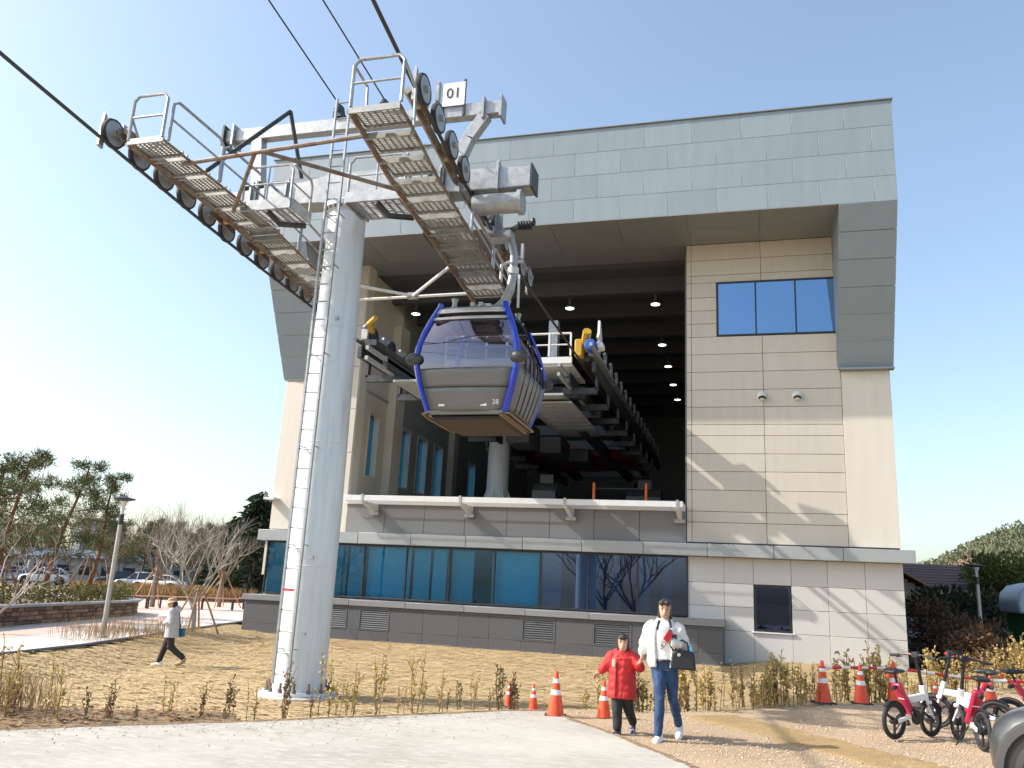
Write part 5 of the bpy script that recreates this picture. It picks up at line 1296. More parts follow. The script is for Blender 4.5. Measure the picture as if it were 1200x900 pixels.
# ---------------------------------------------------------------- small electric bikes
pink = mat('magenta_paint', (0.44, 0.012, 0.065), .32, 0, .05, 6, coat=.4); bikewhite = mat('bike_white', (0.76, 0.76, 0.76), .35, 0, .04); bikeblack = mat('bike_black', (.018, .018, .02), .45)
def bike_proto():
    t = thing('electric_bike', 'x', 'bicycle', (0, 0, 0), 'small pink and white hire bikes')
    for (x, nm) in ((-.43, 'rear_wheel'), (.43, 'front_wheel')):
        w = obj(nm, MB().ring((x, 0, .26), (0, 1, 0), .232, .027, 28, 8), rubber, t)
        rim = MB().ring((x, 0, .26), (0, 1, 0), .196, .014, 24, 6).lathe([(.05, -.045), (.05, .045)], 12, (x, 0, .26), (0, 1, 0))
        for k in range(3):
            a = k * 2.094 + .5; rim.bar((x, 0, .26), (x + math.cos(a) * .196, 0, .26 + math.sin(a) * .196), .038, .02, (0, 1, 0))
        obj('rim', rim, bikeblack, w)
        obj('mudguard', MB().path([(x + math.cos(a) * .275, 0, .26 + math.sin(a) * .275) for a in [R(20 + q * 14) for q in range(9)]], .03, 6, ry=.012), bikeblack, w)
    sb = obj('battery_tube', MB().bar((-.33, 0, .78), (-.02, 0, .30), .085, .15, (0, 1, 0)), pink, t, bevel=.03, seg=2)
    obj('round_badge', MB().lathe([(.045, -.046), (.045, .046)], 16, (-.2, 0, .58), (0, 1, 0)), bikewhite, sb)
    obj('frame', MB().bar((-.19, 0, .53), (.33, 0, .58), .06, .105).bar((.36, 0, .46), (.27, 0, .74), .07, .08, (0, 1, 0)).bar((-.03, 0, .31), (-.43, .07, .26), .03, .06).bar((-.03, 0, .31), (-.43, -.07, .26), .03, .06), bikewhite, t, bevel=.02, seg=2)
    obj('fork', MB().bar((.35, 0, .50), (.43, .06, .26), .035, .03).bar((.35, 0, .50), (.43, -.06, .26), .035, .03).b(.31, .39, -.07, .07, .47, .52), bikewhite, t, bevel=.01)
    obj('steering_column', MB().tube((.28, 0, .70), (.16, 0, 1.14), .026, .022, 10), bikeblack, t)
    hb = obj('handlebar', MB().path([(.10, -.30, 1.15), (.15, -.12, 1.18), (.155, 0, 1.17), (.15, .12, 1.18), (.10, .30, 1.15)], .015, 8), bikeblack, t)
    for s in (-1, 1):
        obj('grip', MB().tube((.085, s * .36, 1.145), (.115, s * .22, 1.16), .021, n=8), rubber, hb)
        obj('brake_lever', MB().path([(.13, s * .2, 1.17), (.19, s * .24, 1.13), (.17, s * .32, 1.12)], .008, 5), bikeblack, hb)
    obj('control_unit', MB().b(.13, .20, -.06, .06, 1.13, 1.22), bikeblack, hb, bevel=.015)
    obj('red_lever', MB().b(.15, .19, .08, .14, 1.17, 1.2), bar_r, hb)
    sd = obj('saddle', MB().prism([(-.50, .93), (-.40, .99), (-.2, .97), (-.14, .945), (-.22, .92), (-.42, .90)], 'y', -.05, .05).prism([(-.51, .94), (-.45, .975), (-.36, .965), (-.36, .92), (-.46, .91)], 'y', -.10, .10), bikeblack, t, bevel=.02, seg=2)
    obj('seat_post', MB().tube((-.36, 0, .92), (-.30, 0, .74), .018, n=8), bikeblack, t)
    obj('rear_shock', MB().tube((-.30, 0, .74), (-.42, 0, .70), .03, n=8), rubber, t)
    ck = obj('chain_ring', MB().lathe([(.11, -.01), (.11, .01)], 22, (-.03, -.08, .31), (0, 1, 0)), bikeblack, t)
    for s in (-1, 1):
        obj('crank', MB().bar((-.03, s * .09, .31), (-.03 + s * .08, s * .09, .31 - s * .14), .018, .03, (0, 1, 0)), bikeblack, ck)
        obj('pedal', MB().b(-.03 + s * .08 - .04, -.03 + s * .08 + .04, s * .10, s * .19, .31 - s * .14 - .012, .31 - s * .14 + .012), bikeblack, ck)
    obj('chain_case', MB().bar((-.03, -.07, .33), (-.42, -.06, .27), .02, .05, (0, 0, 1)), bikewhite, t, bevel=.008)
    obj('kickstand', MB().tube((-.12, .06, .28), (-.16, .24, .0), .01, n=6), bikeblack, t)
    obj('brake_cable', MB().path([(.17, -.05, 1.14), (.33, -.05, .98), (.38, -.02, .75), (.37, 0, .55)], .005, 5), bikeblack, t)
    obj('tail_light', MB().b(-.53, -.50, -.025, .025, .86, .90), bar_r, t, bevel=.006)
    return t
b0 = bike_proto()
specs = [(2.12, 12.85, 47, .0, 'pink and white hire bike nearest the cones, side on, front wheel right'), (2.74, 12.62, 98, .06, 'pink hire bike seen from behind its rear wheel, in front of the others'),
         (3.02, 14.0, 152, -.05, 'hire bike at the back turned the other way, pink tube behind the first'), (4.05, 14.4, 12, .04, 'mostly white hire bike at the right edge behind the grey car')]
for i, (x, y, a, ln, lab) in enumerate(specs):
    o = b0 if i == 0 else copy_tree(b0)
    o['label'] = lab; o.location = (x, y, .045); o.rotation_euler = (ln, 0, R(a)); o.scale = (.93, .93, .90)

# ---------------------------------------------------------------- cars
def lerp_tab(tab, x): return interp(tab, x)
carglass = mat('car_glass', (.02, .025, .03), .06, 0, .02, spec=.8); chrome = mat('wheel_alloy', (.42, .42, .43), .35, .8, .1)
def car(name, label, paint, loc, rz, L=4.3, H=1.6, detail=True, group=None):
    """nose along -x; outline lofted from cross sections"""
    t = thing(name, label, 'car', (0, 0, 0), group)
    h = L / 2
    top = [(-h, .60), (-h + .06, .74), (-h + .2, .83), (-h + .6, .91), (-h + 1.15, .98), (h - .9, 1.02), (h - .25, 1.0), (h - .04, .92), (h, .70)]
    bot = [(-h, .34), (-h + .1, .24), (-h + .3, .2), (h - .3, .22), (h - .05, .32), (h, .45)]
    wid = [(-h, .60), (-h + .05, .74), (-h + .18, .84), (-h + .45, .885), (-h + .9, .895), (h - .8, .90), (h - .25, .82), (h - .04, .70), (h, .60)]
    xs = [-h, -h + .03, -h + .08, -h + .16, -h + .28, -h + .45, -h + .7, -h + 1.0, -h + 1.4, 0, h - 1.3, h - .8, h - .4, h - .18, h - .06, h]
    vs = []; fs = []
    for x in xs:
        zt, zb, w = interp(top, x), interp(bot, x), interp(wid, x); m_ = zb + (zt - zb) * .52
        ring = [(-w * .80, zb), (-w * .97, zb + .05), (-w, m_ - .06), (-w * .985, m_ + .08), (-w * .93, zt - .07), (-w * .82, zt - .015), (-w * .45, zt + .015), (0, zt + .02)]
        ring = ring + [(-a, b) for a, b in reversed(ring[:-1])]
        vs += [(x, a, b) for a, b in ring]
    n = 15
    for i in range(len(xs) - 1):
        for j in range(n): fs.append((i * n + j, i * n + (j + 1) % n, (i + 1) * n + (j + 1) % n, (i + 1) * n + j))
    fs.append(tuple(range(n))); fs.append(tuple(reversed(range((len(xs) - 1) * n, len(xs) * n))))
    body = obj('body', MB().add(vs, fs), paint, t, ang=50)
    ax = (-h + .60, h - .85)
    # greenhouse: glass volume with painted roof and pillars
    gx = [(-h + 1.15, .98, .80), (-h + 1.75, H - .06, .66), (-h + 2.3, H, .65), (h - 1.0, H - .02, .64), (h - .35, 1.25, .70), (h - .22, 1.0, .78)]
    vs = []; fs = []
    for (x, zt, w) in gx: vs += [(x, -.80 if zt < 1.0 else -.80, .96), (x, -w, zt - .03), (x, -w + .1, zt), (x, w - .1, zt), (x, w, zt - .03), (x, .80, .96)]
    for i in range(len(gx) - 1):
        for j in range(6): fs.append((i * 6 + j, i * 6 + (j + 1) % 6, (i + 1) * 6 + (j + 1) % 6, (i + 1) * 6 + j))
    obj('windows', MB().add(vs, fs), carglass, t, ang=30)
    rf = MB()
    for i in range(1, 3):
        (x0, z0, w0), (x1, z1, w1) = gx[i], gx[i + 1]
        rf.add([(x0, -w0, z0 + .005), (x0, w0, z0 + .005), (x1, w1, z1 + .005), (x1, -w1, z1 + .005), (x0, -w0 - .01, z0 - .05), (x0, w0 + .01, z0 - .05), (x1, w1 + .01, z1 - .05), (x1, -w1 - .01, z1 - .05)], [(0, 1, 2, 3), (0, 3, 7, 4), (1, 5, 6, 2), (0, 4, 5, 1), (3, 2, 6, 7)])
    obj('roof', rf, paint, t, bevel=.02)
    for s in (-1, 1):
        for (pa, pb) in (((gx[0][0], s * .80, .97), (gx[1][0], s * .665, gx[1][1] - .03)), ((-.1, s * .805, .97), (-.05, s * .66, H - .04)), ((h - .9, s * .81, .98), (h - 1.0, s * .65, H - .05)), ((h - .28, s * .78, 1.0), (h - .95, s * .65, H - .06))):
            obj('pillar', MB().bar(pa, pb, .06, .05), paint, t)
        for x in ax:
            dw = obj('wheel_well', MB().lathe([(.40, -.02), (.40, .03)], 26, (x, s * .875, .34), (0, s, 0)), black_m, t)
            arch = MB()
            arch.path([(x + math.cos(R(a)) * .43, s * .895, .34 + math.sin(R(a)) * .43) for a in range(-16, 200, 12)], .055, 6, ry=.05)
            obj('wheel_arch', arch, mat('dark_cladding', (.055, .057, .06), .5), t)
            w = obj('wheel', MB().ring((x, s * .86, .335), (0, 1, 0), .255, .085, 28, 8, .10), rubber, t)
            rm_ = MB().ring((x, s * .90, .335), (0, 1, 0), .20, .02, 24, 6)
            for k in range(5): a = k * 1.2566; rm_.bar((x, s * .92, .335), (x + math.cos(a) * .2, s * .91, .335 + math.sin(a) * .2), .06, .03, (0, 1, 0))
            obj('alloy_rim', rm_, chrome, w); obj('hub', MB().lathe([(.19, -.03), (.19, -.01)], 20, (x, s * .91, .335), (0, s, 0)), dark_steel, w)
        obj('head_lamp', MB().ball((-h + .22, s * .62, .68), (.13, .15, .075), 12, 6), mat('lamp_lens', (.55, .57, .6), .1, 0, .02), t)
        obj('tail_lamp', MB().ball((h - .1, s * .64, .86), (.09, .13, .12), 10, 6), mat('red_lens', (.35, .01, .01), .2), t)
        obj('side_mirror', MB().ball((-h + 1.45, s * .98, 1.06), (.06, .10, .07), 10, 6), paint, t)
        obj('door_seam', MB().b(-.15, -.14, s * .896, s * .902, .35, .97).b(h - 1.55, h - 1.54, s * .896, s * .902, .4, .97).b(-h + 1.25, -h + 1.26, s * .894, s * .90, .35, .97), black_m, t)
        obj('door_handle', MB().b(-.35, -.2, s * .90, s * .92, .86, .89), paint, t)
        obj('sill_trim', MB().b(-h + 1.3, h - 1.35, s * .86, s * .905, .20, .33), mat('dark_cladding', (.055, .057, .06), .5), t)
    obj('bumper_trim', MB().b(-h - .01, -h + .1, -.55, .55, .30, .42), mat('dark_cladding', (.055, .057, .06), .5), t, bevel=.02)
    obj('grille', MB().b(-h - .012, -h + .05, -.35, .35, .48, .60), black_m, t, bevel=.015)
    t.location = loc; t.rotation_euler = (0, 0, rz)
    return t
greyp = mat('dark_grey_car_paint', (.075, .08, .082), .34, .5, .04, 3, coat=.6); whitep = mat('white_car_paint', (.75, .75, .74), .3, 0, .03, coat=.5); silverp = mat('silver_car_paint', (.40, .42, .44), .3, .6, .03, coat=.4); darkp = mat('black_car_paint', (.02, .022, .026), .25, 0, .03, coat=.5)
car('grey_car', 'dark grey car whose front wheel and wing reach in at lower right corner', greyp, (4.30, 8.55, .03), R(-30))
W_ = 'cars in the far car park'
p = px_dir(66) * 92; car('parked_car', 'white parked SUV behind the leaning pines', whitep, (p.x, p.y, .03), R(37), group=W_)
p = px_dir(150) * 88; car('parked_car', 'dark parked car right of the lamp post in the car park', darkp, (p.x, p.y, .03), R(40), group=W_)
p = px_dir(178) * 84; car('parked_car', 'silver parked car between the far bare trees', silverp, (p.x, p.y, .03), R(20), group=W_)
p = px_dir(200) * 80; car('parked_car', 'pale parked car in front of the far bare tree', whitep, (p.x, p.y, .03), R(15), group=W_, H=1.45)
p = px_dir(22) * 95; car('parked_car', 'silver parked car at the left edge behind the pines', silverp, (p.x, p.y, .03), R(60), group=W_)
p = at(1080, 765, 39); car('parked_car', 'pale blue grey parked car behind the golden shrubs at right', mat('blue_grey_car_paint', (.22, .27, .33), .3, .3, .03, coat=.4), (p.x + .4, p.y + .3, .0), R(70), H=1.5)

# ---------------------------------------------------------------- street furniture
def lamp(x, y, h, r_, label, z0=0.):
    t = thing('lamp_post', label, 'lamp post', (x, y, z0), 'flat topped lamp posts')
    post = mat('lamp_post_metal', (.40, .385, .35), .45, .4, .12, 5)
    obj('post', MB().lathe([(r_ * 1.7, 0), (r_ * 1.7, .05), (r_, .08), (r_ * .85, h * .83)], 14, (x, y, z0)), post, t)
    obj('collar', MB().lathe([(r_ * .95, h * .80), (r_ * .95, h * .875)], 14, (x, y, z0)), dark_steel, t)
    obj('neck', MB().lathe([(r_ * .6, h * .87), (r_ * .7, h * .93), (r_ * 1.6, h * .975)], 14, (x, y, z0)), white_steel, t)
    obj('lamp_head', MB().lathe([(r_ * 1.6, h * .972), (r_ * 4.2, h * .985), (r_ * 4.2, h * .992), (r_ * 2, h * 1.0), (r_ * .5, h * 1.01)], 24, (x, y, z0)), dark_steel, t)
    return t
lamp(-15.7, 18.5, 3.56, .066, 'pale round lamp post with flat dark head on the plaza edge at left')
q = at(1150, 740, 33); lamp(q.x, q.y, 3.3, .07, 'thin lamp post with flat head among the bushes at right')
# low benches on the plaza
bench_wood = mat('bench_wood', (.52, .30, .20), .6, 0, .12, 5); bench_leg = mat('bench_steel', (.03, .03, .032), .5)
def bench(x, y, rz, label):
    t = thing('bench', label, 'bench', (0, 0, 0), 'backless benches on the plaza')
    for k in range(4): obj('seat_slat', MB().b(-.8, .8, -.2 + k * .105, -.2 + k * .105 + .09, .42, .46), bench_wood, t)
    for s in (-1, 1):
        obj('leg', MB().b(s * .6 - .03, s * .6 + .03, -.2, -.14, 0, .42).b(s * .6 - .03, s * .6 + .03, .15, .21, 0, .42).b(s * .6 - .03, s * .6 + .03, -.2, .21, .36, .415), bench_leg, t)
    t.location = (x, y, .02); t.rotation_euler = (0, 0, rz); t.scale = (1.2, 1.2, 1.25)
for (x, y, a, lab) in ((-27.5, 33.9, 50, 'low bench just right of the planter end'), (-26.6, 36.0, 40, 'low bench left of the bare tree stakes'), (-25.4, 37.6, 40, 'low bench behind the walking person'), (-25.0, 40.6, 35, 'low bench right of the bare tree on the plaza'), (-25.6, 43.6, 30, 'low bench nearest the station corner')):
    bench(x, y, R(a), lab)
# banner pole, blue sign and far structures at the left
p = px_dir(301) * 82; t = thing('banner_pole', 'tall street light pole with blue and white banner by the station corner', 'street light', (p.x, p.y, 0))
obj('pole', MB().tube(p, p + Vector((0, 0, 4.6)), .09, .06, 8), galv, t)
obj('arm', MB().path([p + Vector((0, 0, 4.5)), p + Vector((.5, .2, 4.75)), p + Vector((1.4, .5, 4.8))], .05, 6), galv, t)
obj('lamp_head', MB().b(p.x + 1.2, p.x + 1.9, p.y + .4, p.y + .7, 4.72, 4.84), galv, t)
bn = obj('banner', MB().b(p.x - .85, p.x - .12, p.y - .02, p.y + .02, 1.7, 3.1), white_m, t)
obj('banner_panel', MB().b(p.x - .85, p.x - .12, p.y - .04, p.y - .025, 2.3, 3.1), mat('banner_blue', (.03, .10, .42), .6), bn)
p = px_dir(258) * 84; t = thing('road_sign', 'small tilted blue and white road sign left of the banner pole', 'sign', (p.x, p.y, 0))
obj('post', MB().tube(p, p + Vector((0, 0, 3.0)), .05, n=8), galv, t); obj('sign_board', MB().bar(p + Vector((-.5, -.06, 2.5)), p + Vector((.6, .3, 3.3)), .04, .55), mat('banner_blue', (.03, .10, .42), .6), t)
p = px_dir(117) * 150; t = thing('storage_tower', 'grey cylindrical storage tower far behind the lamp post', 'tower', (p.x, p.y, 0))
obj('drum', MB().lathe([(3.2, 0), (3.0, 7.0), (3.3, 7.1), (3.3, 7.6), (2.9, 7.8), (2.9, 9.3), (2.6, 9.5)], 24, p), mat('tower_grey', (.22, .24, .25), .7, 0, .2, .5), t)
for k in range(8): a = k * .785; obj('rib', MB().bar(p + Vector((math.cos(a) * 3.25, math.sin(a) * 3.25, 0)), p + Vector((math.cos(a) * 3.05, math.sin(a) * 3.05, 7)), .2, .2), mat('tower_grey', (.22, .24, .25), .7), t)
for (px, d, w, h, roofc, lab) in ((45, 120, 9, 3.2, (.25, .27, .28), 'low grey shed beyond the car park at far left'), (128, 118, 16, 3.4, (.10, .15, .20), 'long low shed with blue roof behind the lamp post'), (215, 125, 12, 3.6, (.30, .12, .07), 'low building with reddish roof behind the bare trees')):
    p = px_dir(px) * d; t = thing('low_building', lab, 'building', (p.x, p.y, 0)); rot = Matrix.Translation(p) @ Matrix.Rotation(R(48), 4, 'Z')
    obj('wall', MB().b(-w / 2, w / 2, -3, 3, 0, h - .5).xf(rot), mat('shed_wall', (.36, .35, .33), .8, 0, .15, .6), t)
    obj('roof', MB().prism([(-3.4, h - .5), (0, h + .5), (3.4, h - .5), (3.4, h - .7), (-3.4, h - .7)], 'x', -w / 2 - .3, w / 2 + .3).xf(rot), mat('shed_roof_%d' % px, roofc, .6, 0, .1, .8), t)
    for k in range(int(w / 2.4)): obj('window', MB().b(-w / 2 + .6 + k * 2.4, -w / 2 + 2.0 + k * 2.4, -3.03, -2.98, .9, 2.0).xf(rot), frame_m, t)
# house at the right with gable and brick wall
hs = thing('brick_house', 'small brown roofed house with brick wall beyond the station corner', 'house', (8, 45, 0))
brick_m = mat('red_brown_brick', (.13, .075, .06), .85, 0, .25, 6, rand=.3); clap = mat('tan_clapboard', (.36, .28, .19), .7, 0, .1, 3, rand=.1); roofm = mat('brown_roof', (.14, .085, .07), .7, 0, .15, 2, rand=.12); fasc = mat('orange_verge', (.50, .27, .13), .6, 0, .1)
obj('wall', MB().b(4.6, 8.2, 45.05, 52, -.1, 2.5), joint_m, hs)
bm_ = None; k = 0
for r_ in range(18):
    for c in range(13):
        x = 5.0 + c * .25 + (.125 if r_ % 2 else 0)
        if x > 8.15: continue
        if bm_ is None: bm_ = MB().b(x + .006, x + .242, 45.0, 45.06, .03 + r_ * .105, .03 + r_ * .105 + .095).mesh('brick', Vector((8, 45, 0))); k0 = (x, r_)
        o = obj('brick', bm_, brick_m, hs); o.location = (x - k0[0], 0, (r_ - k0[1]) * .105)
for r_ in range(9):
    z = 1.95 + r_ * .17; xe = 8.25 if z < 2.6 else 8.25 - (z - 2.6) / .57
    obj('clapboard', MB().add([(4.8, 44.98, z), (xe, 44.98, z), (xe - .0, 45.02, z + .165), (4.8, 45.02, z + .165), (4.8, 45.06, z), (xe, 45.06, z), (xe, 45.07, z + .165), (4.8, 45.07, z + .165)], [(0, 1, 2, 3), (0, 4, 5, 1), (3, 2, 6, 7), (1, 5, 6, 2)]), clap, hs)
gb = obj('gable_roof', MB().prism([(6.1, 4.25), (8.9, 2.62), (8.9, 2.48), (6.1, 4.1), (3.3, 2.48), (3.3, 2.62)], 'y', 44.6, 52), roofm, hs)
obj('verge_board', MB().bar((6.1, 44.58, 4.17), (8.92, 44.58, 2.54), .05, .16, (0, 1, 0)), fasc, gb)
mr_ = obj('main_roof', MB().prism([(46.5, 2.7), (50, 4.1), (53.5, 2.7), (53.5, 2.55), (46.5, 2.55)], 'x', 8.0, 13.2), roofm, hs)
for k in range(9):
    y0, y1 = 46.5 + k * .39, 46.5 + (k + 1) * .39; z0, z1 = 2.7 + k * .1556, 2.7 + (k + 1) * .1556
    obj('roof_course', MB().add([(8.0, y0, z0 + .04), (13.2, y0, z0 + .04), (13.2, y1, z1 + .012), (8.0, y1, z1 + .012), (8.0, y0, z0), (13.2, y0, z0)], [(0, 1, 2, 3), (0, 4, 5, 1)]), roofm, mr_)
obj('back_wall', MB().b(8.3, 12.9, 47, 53, -.1, 2.6), clap, hs)
obj('fascia_board', MB().b(8.2, 13.2, 46.44, 46.5, 2.5, 2.72), fasc, mr_)
obj('window', MB().b(6.0, 7.2, 44.93, 45.0, 1.0, 1.85), frame_m, hs)
# green booth with rounded pale top at the right edge
c = Vector((11.1, 36, 0)); t = thing('green_booth', 'green booth with rounded pale blue top cut by the right edge', 'booth', (11.1, 36, 0))
obj('body', MB().b(9.75, 12.6, 35.0, 37.4, 0, 1.75), mat('booth_green', (.02, .13, .045), .45, 0, .1, 2), t, bevel=.06, seg=2)
prof = [(9.55, 1.75), (9.52, 2.1), (9.6, 2.5), (9.85, 2.78), (10.3, 2.9), (12.2, 2.9), (12.6, 2.78), (12.8, 2.4), (12.8, 1.75)]
obj('top', MB().prism(prof, 'y', 34.9, 37.5), mat('booth_pale_blue', (.36, .43, .52), .4, 0, .05, 2), t, bevel=.08, seg=2)
obj('trim', MB().b(9.7, 12.65, 34.92, 34.99, 1.70, 1.82), white_m, t)
for k in range(5): obj('panel_rib', MB().b(9.95 + k * .55, 10.0 + k * .55, 34.96, 35.0, .15, 1.6), mat('booth_green_dark', (.012, .08, .03), .5), t)
bare_tree('bare_tree', -8.6, -13.0, 8.0, 91, 'leafless tree mirrored in the rightmost ribbon window pane', bark_grey, r0=.2, clear=.16, levels=5, spread=.75)
bare_tree('bare_tree', -11.5, -16.0, 8.5, 92, 'leafless tree mirrored left of the other in the ribbon window', bark_grey, r0=.2, clear=.18, levels=5, spread=.75)
# ---------------------------------------------------------------- people
skin_m = mat('skin', (0.50, 0.30, 0.21), .55, 0, .06, 12)
hair_m = mat('dark_brown_hair', (0.030, 0.019, 0.014), .45, 0, .3, 60, bump=.4, bscale=120)
def loft(mb, rings, n=18):
    """rings: (x, y, z, rx, ry) horizontal ellipses from bottom to top, closed"""
    o = len(mb.v)
    for (x, y, z, rx, ry) in rings:
        for j in range(n):
            a = 2 * math.pi * j / n; mb.v.append(Vector((x + math.cos(a) * rx, y + math.sin(a) * ry, z)))
    for i in range(len(rings) - 1):
        for j in range(n): mb.f.append((o + i * n + j, o + i * n + (j + 1) % n, o + (i + 1) * n + (j + 1) % n, o + (i + 1) * n + j))
    mb.f.append(tuple(o + j for j in reversed(range(n)))); mb.f.append(tuple(o + (len(rings) - 1) * n + j for j in range(n)))
    return mb
def limb(mb, pts, rs, n=12):
    """tapered limb with rounded joints"""
    P = [Vector(p) for p in pts]; Q = []; Rr = []
    for i in range(len(P) - 1):
        for k in range(4):
            u = k / 4; Q.append(P[i].lerp(P[i + 1], u)); Rr.append(rs[i] + (rs[i + 1] - rs[i]) * u)
    Q.append(P[-1]); Rr.append(rs[-1])
    for _ in range(2):
        Q2 = Q[:]
        for i in range(1, len(Q) - 1): Q2[i] = Q[i] * .5 + (Q[i - 1] + Q[i + 1]) * .25
        Q = Q2
    mb.path(Q, Rr, n)
    for p, r_ in zip(P, rs): mb.ball(p, r_ * .98, 12, 8)
    return mb
def hand(mb, wrist, d, palm_n, s, curl=.5, side=1):
    """palm, four unequal bent fingers and a thumb leaving the side of the palm"""
    d = Vector(d).normalized(); nrm = Vector(palm_n); nrm = (nrm - d * nrm.dot(d)).normalized(); t = d.cross(nrm) * side
    w = Vector(wrist)
    for u in (-.6, -.2, .2, .6): limb(mb, [w + t * (u * .018 * s), w + d * .055 * s + t * (u * .045 * s)], [.017 * s, .015 * s], 8)
    for k, L_ in enumerate((.060, .070, .066, .052)):
        b0 = w + d * .075 * s + t * ((k - 1.5) * .0205 * s); dd = d; p = b0; pts = [w + d * .05 * s + t * ((k - 1.5) * .017 * s), b0]
        for j in range(3):
            dd = (dd * math.cos(curl * .9) + nrm * math.sin(curl * .9)).normalized() if j or curl > .3 else dd
            p = p + dd * (L_ * s * (.45, .32, .26)[j]); pts.append(p)
            nn = nrm
        limb(mb, pts, [.0105 * s, .0105 * s, .0095 * s, .009 * s, .0075 * s], 7)
    th = w + d * .022 * s - t * .028 * s
    limb(mb, [th, th + (d * .6 - t * .8).normalized() * .035 * s, th + (d * .6 - t * .8).normalized() * .035 * s + (d + nrm * .5).normalized() * .032 * s], [.014 * s, .012 * s, .009 * s], 8)
    return mb
def head(mb, c, s, face, tilt=0):
    """skull, jaw, nose, ears; face = direction looked at"""
    c = Vector(c); f = Vector(face).normalized(); r_ = Vector((0, 0, 1)).cross(f).normalized(); u = f.cross(r_)
    M = Matrix((r_, -f, u)).transposed()   # columns: right, back, up
    g = MB()
    loft(g, [(0, -.030, -.112, .022, .026), (0, -.026, -.10, .042, .050), (0, -.016, -.07, .058, .074), (0, -.004, -.03, .068, .088), (0, .004, .01, .073, .095), (0, .008, .05, .072, .094), (0, .010, .085, .058, .077), (0, .012, .108, .032, .042), (0, .012, .116, .008, .01)], 20)
    g.path([(0, -.086, .012), (0, -.103, -.018), (0, -.110, -.030), (0, -.092, -.040)], [.008, .011, .015, .009], 8)
    for q in (-1, 1): g.ball((q * .072, .010, -.012), (.010, .020, .032), 8, 6)
    g.ball((0, -.082, -.062), (.026, .014, .012), 10, 6)
    for q in (-1, 1): g.ball((q * .030, -.078, .026), (.022, .014, .007), 8, 6)
    g.v = [c + M @ (p * s) for p in g.v]
    mb.v, o = mb.v, len(mb.v); mb.v += g.v; mb.f += [tuple(i + o for i in q) for q in g.f]
    return lambda p: c + M @ (Vector(p) * s)
PENDING = []
def cloth(name, mb, M, parent, vox=.011, smooth=4, off=None, noise_amp=0.0):
    """one continuous surface grown round the lofted volumes; finished in one go at the end"""
    o = obj(name, mb, M, parent, smooth=True)
    md = o.modifiers.new('skin', 'REMESH'); md.mode = 'VOXEL'; md.voxel_size = vox
    md = o.modifiers.new('soften', 'SMOOTH'); md.iterations = smooth; md.factor = .5
    PENDING.append((o, M, noise_amp))
    return o
def finish_cloth():
    dg = bpy.context.evaluated_depsgraph_get(); dg.update()
    for o, M, amp in PENDING:
        me = bpy.data.meshes.new_from_object(o.evaluated_get(dg))
        me.polygons.foreach_set('use_smooth', [True] * len(me.polygons))
        if amp:
            co = []
            for v in me.vertices:
                p = v.co; k = noise.noise(Vector((p.x * 14, p.y * 14, p.z * 9))) + .5 * noise.noise(Vector((p.x * 30, p.y * 30, p.z * 20)))
                co.append(p + v.normal * (k * amp))
            for v, c in zip(me.vertices, co): v.co = c
        if not me.materials: me.materials.append(M)
        PEND2.append((o, me))
    for o, me in PEND2: o.modifiers.clear(); o.data = me
PEND2 = []
def face_bits(t, body, H_, s, hair=True):
    for q in (-1, 1):
        obj('eye', MB().ball(tuple(H_((q * .030, -.083, .010))), .0095 * s, 8, 6), mat('eye_dark', (.02, .014, .012), .2), body)
        obj('eyebrow', MB().path([tuple(H_((q * .014, -.094, .034))), tuple(H_((q * .032, -.090, .039))), tuple(H_((q * .048, -.078, .034)))], .004 * s, 5), hair_m, body)
    obj('mouth', MB().path([tuple(H_((-.022, -.086, -.062))), tuple(H_((0, -.097, -.060))), tuple(H_((.022, -.086, -.062)))], .0055 * s, 6), mat('lips', (.42, .14, .12), .5), body)

# --- woman in white jacket, walking towards us
wb = Vector((-0.97, 10.78, .045))
wo_ = thing('person', 'adult in white jacket and blue jeans walking with black handbag and red phone', 'person', tuple(wb))
def A(p): return Vector(p) + wb
b = MB()
HW_ = head(b, A((.01, -.03, 1.515)), 1.0, (.05, -1, -.12))
loft(b, [(.01, 0, 1.30, .085, .07), (.01, -.005, 1.38, .058, .056), (.01, -.012, 1.45, .05, .052)]); 
b.v = [v if v.z > 3 or True else v for v in b.v]
o0 = len(b.v)
loft(b, [(.02, 0, .80, .13, .10), (.02, 0, .90, .15, .105), (.01, 0, 1.02, .12, .09), (.01, 0, 1.15, .13, .10), (.0, 0, 1.28, .15, .10), (.0, 0, 1.35, .13, .08)])
b.v[o0 - 54:] = [v + wb for v in b.v[o0 - 54:]]
hipR, kneR, ankR = A((-.075, .0, .84)), A((-.035, -.10, .47)), A((-.055, -.11, .085))
hipL, kneL, ankL = A((.085, .02, .84)), A((.10, .06, .47)), A((.155, .30, .15))
limb(b, [hipR, kneR, ankR], [.085, .052, .036]); limb(b, [hipL, kneL, ankL], [.085, .052, .036])
shR, elR, wrR = A((-.17, .0, 1.30)), A((-.245, .03, 1.10)), A((-.265, -.03, .955))
shL, elL, wrL = A((.17, .0, 1.30)), A((.245, .01, 1.10)), A((.105, -.19, 1.135))
limb(b, [shR, elR, wrR], [.05, .038, .025]); limb(b, [shL, elL, wrL], [.05, .038, .025])
hand(b, wrR, (-.1, -.15, -1), (-1, 0, .1), .95, .55, 1); hand(b, wrL, (-.55, -.35, .75), (-.3, .9, .2), .95, .75, -1)
wbody = cloth('body', b, skin_m, wo_, vox=.0062, smooth=2)
face_bits(wo_, wbody, HW_, 1.0)
h = MB()
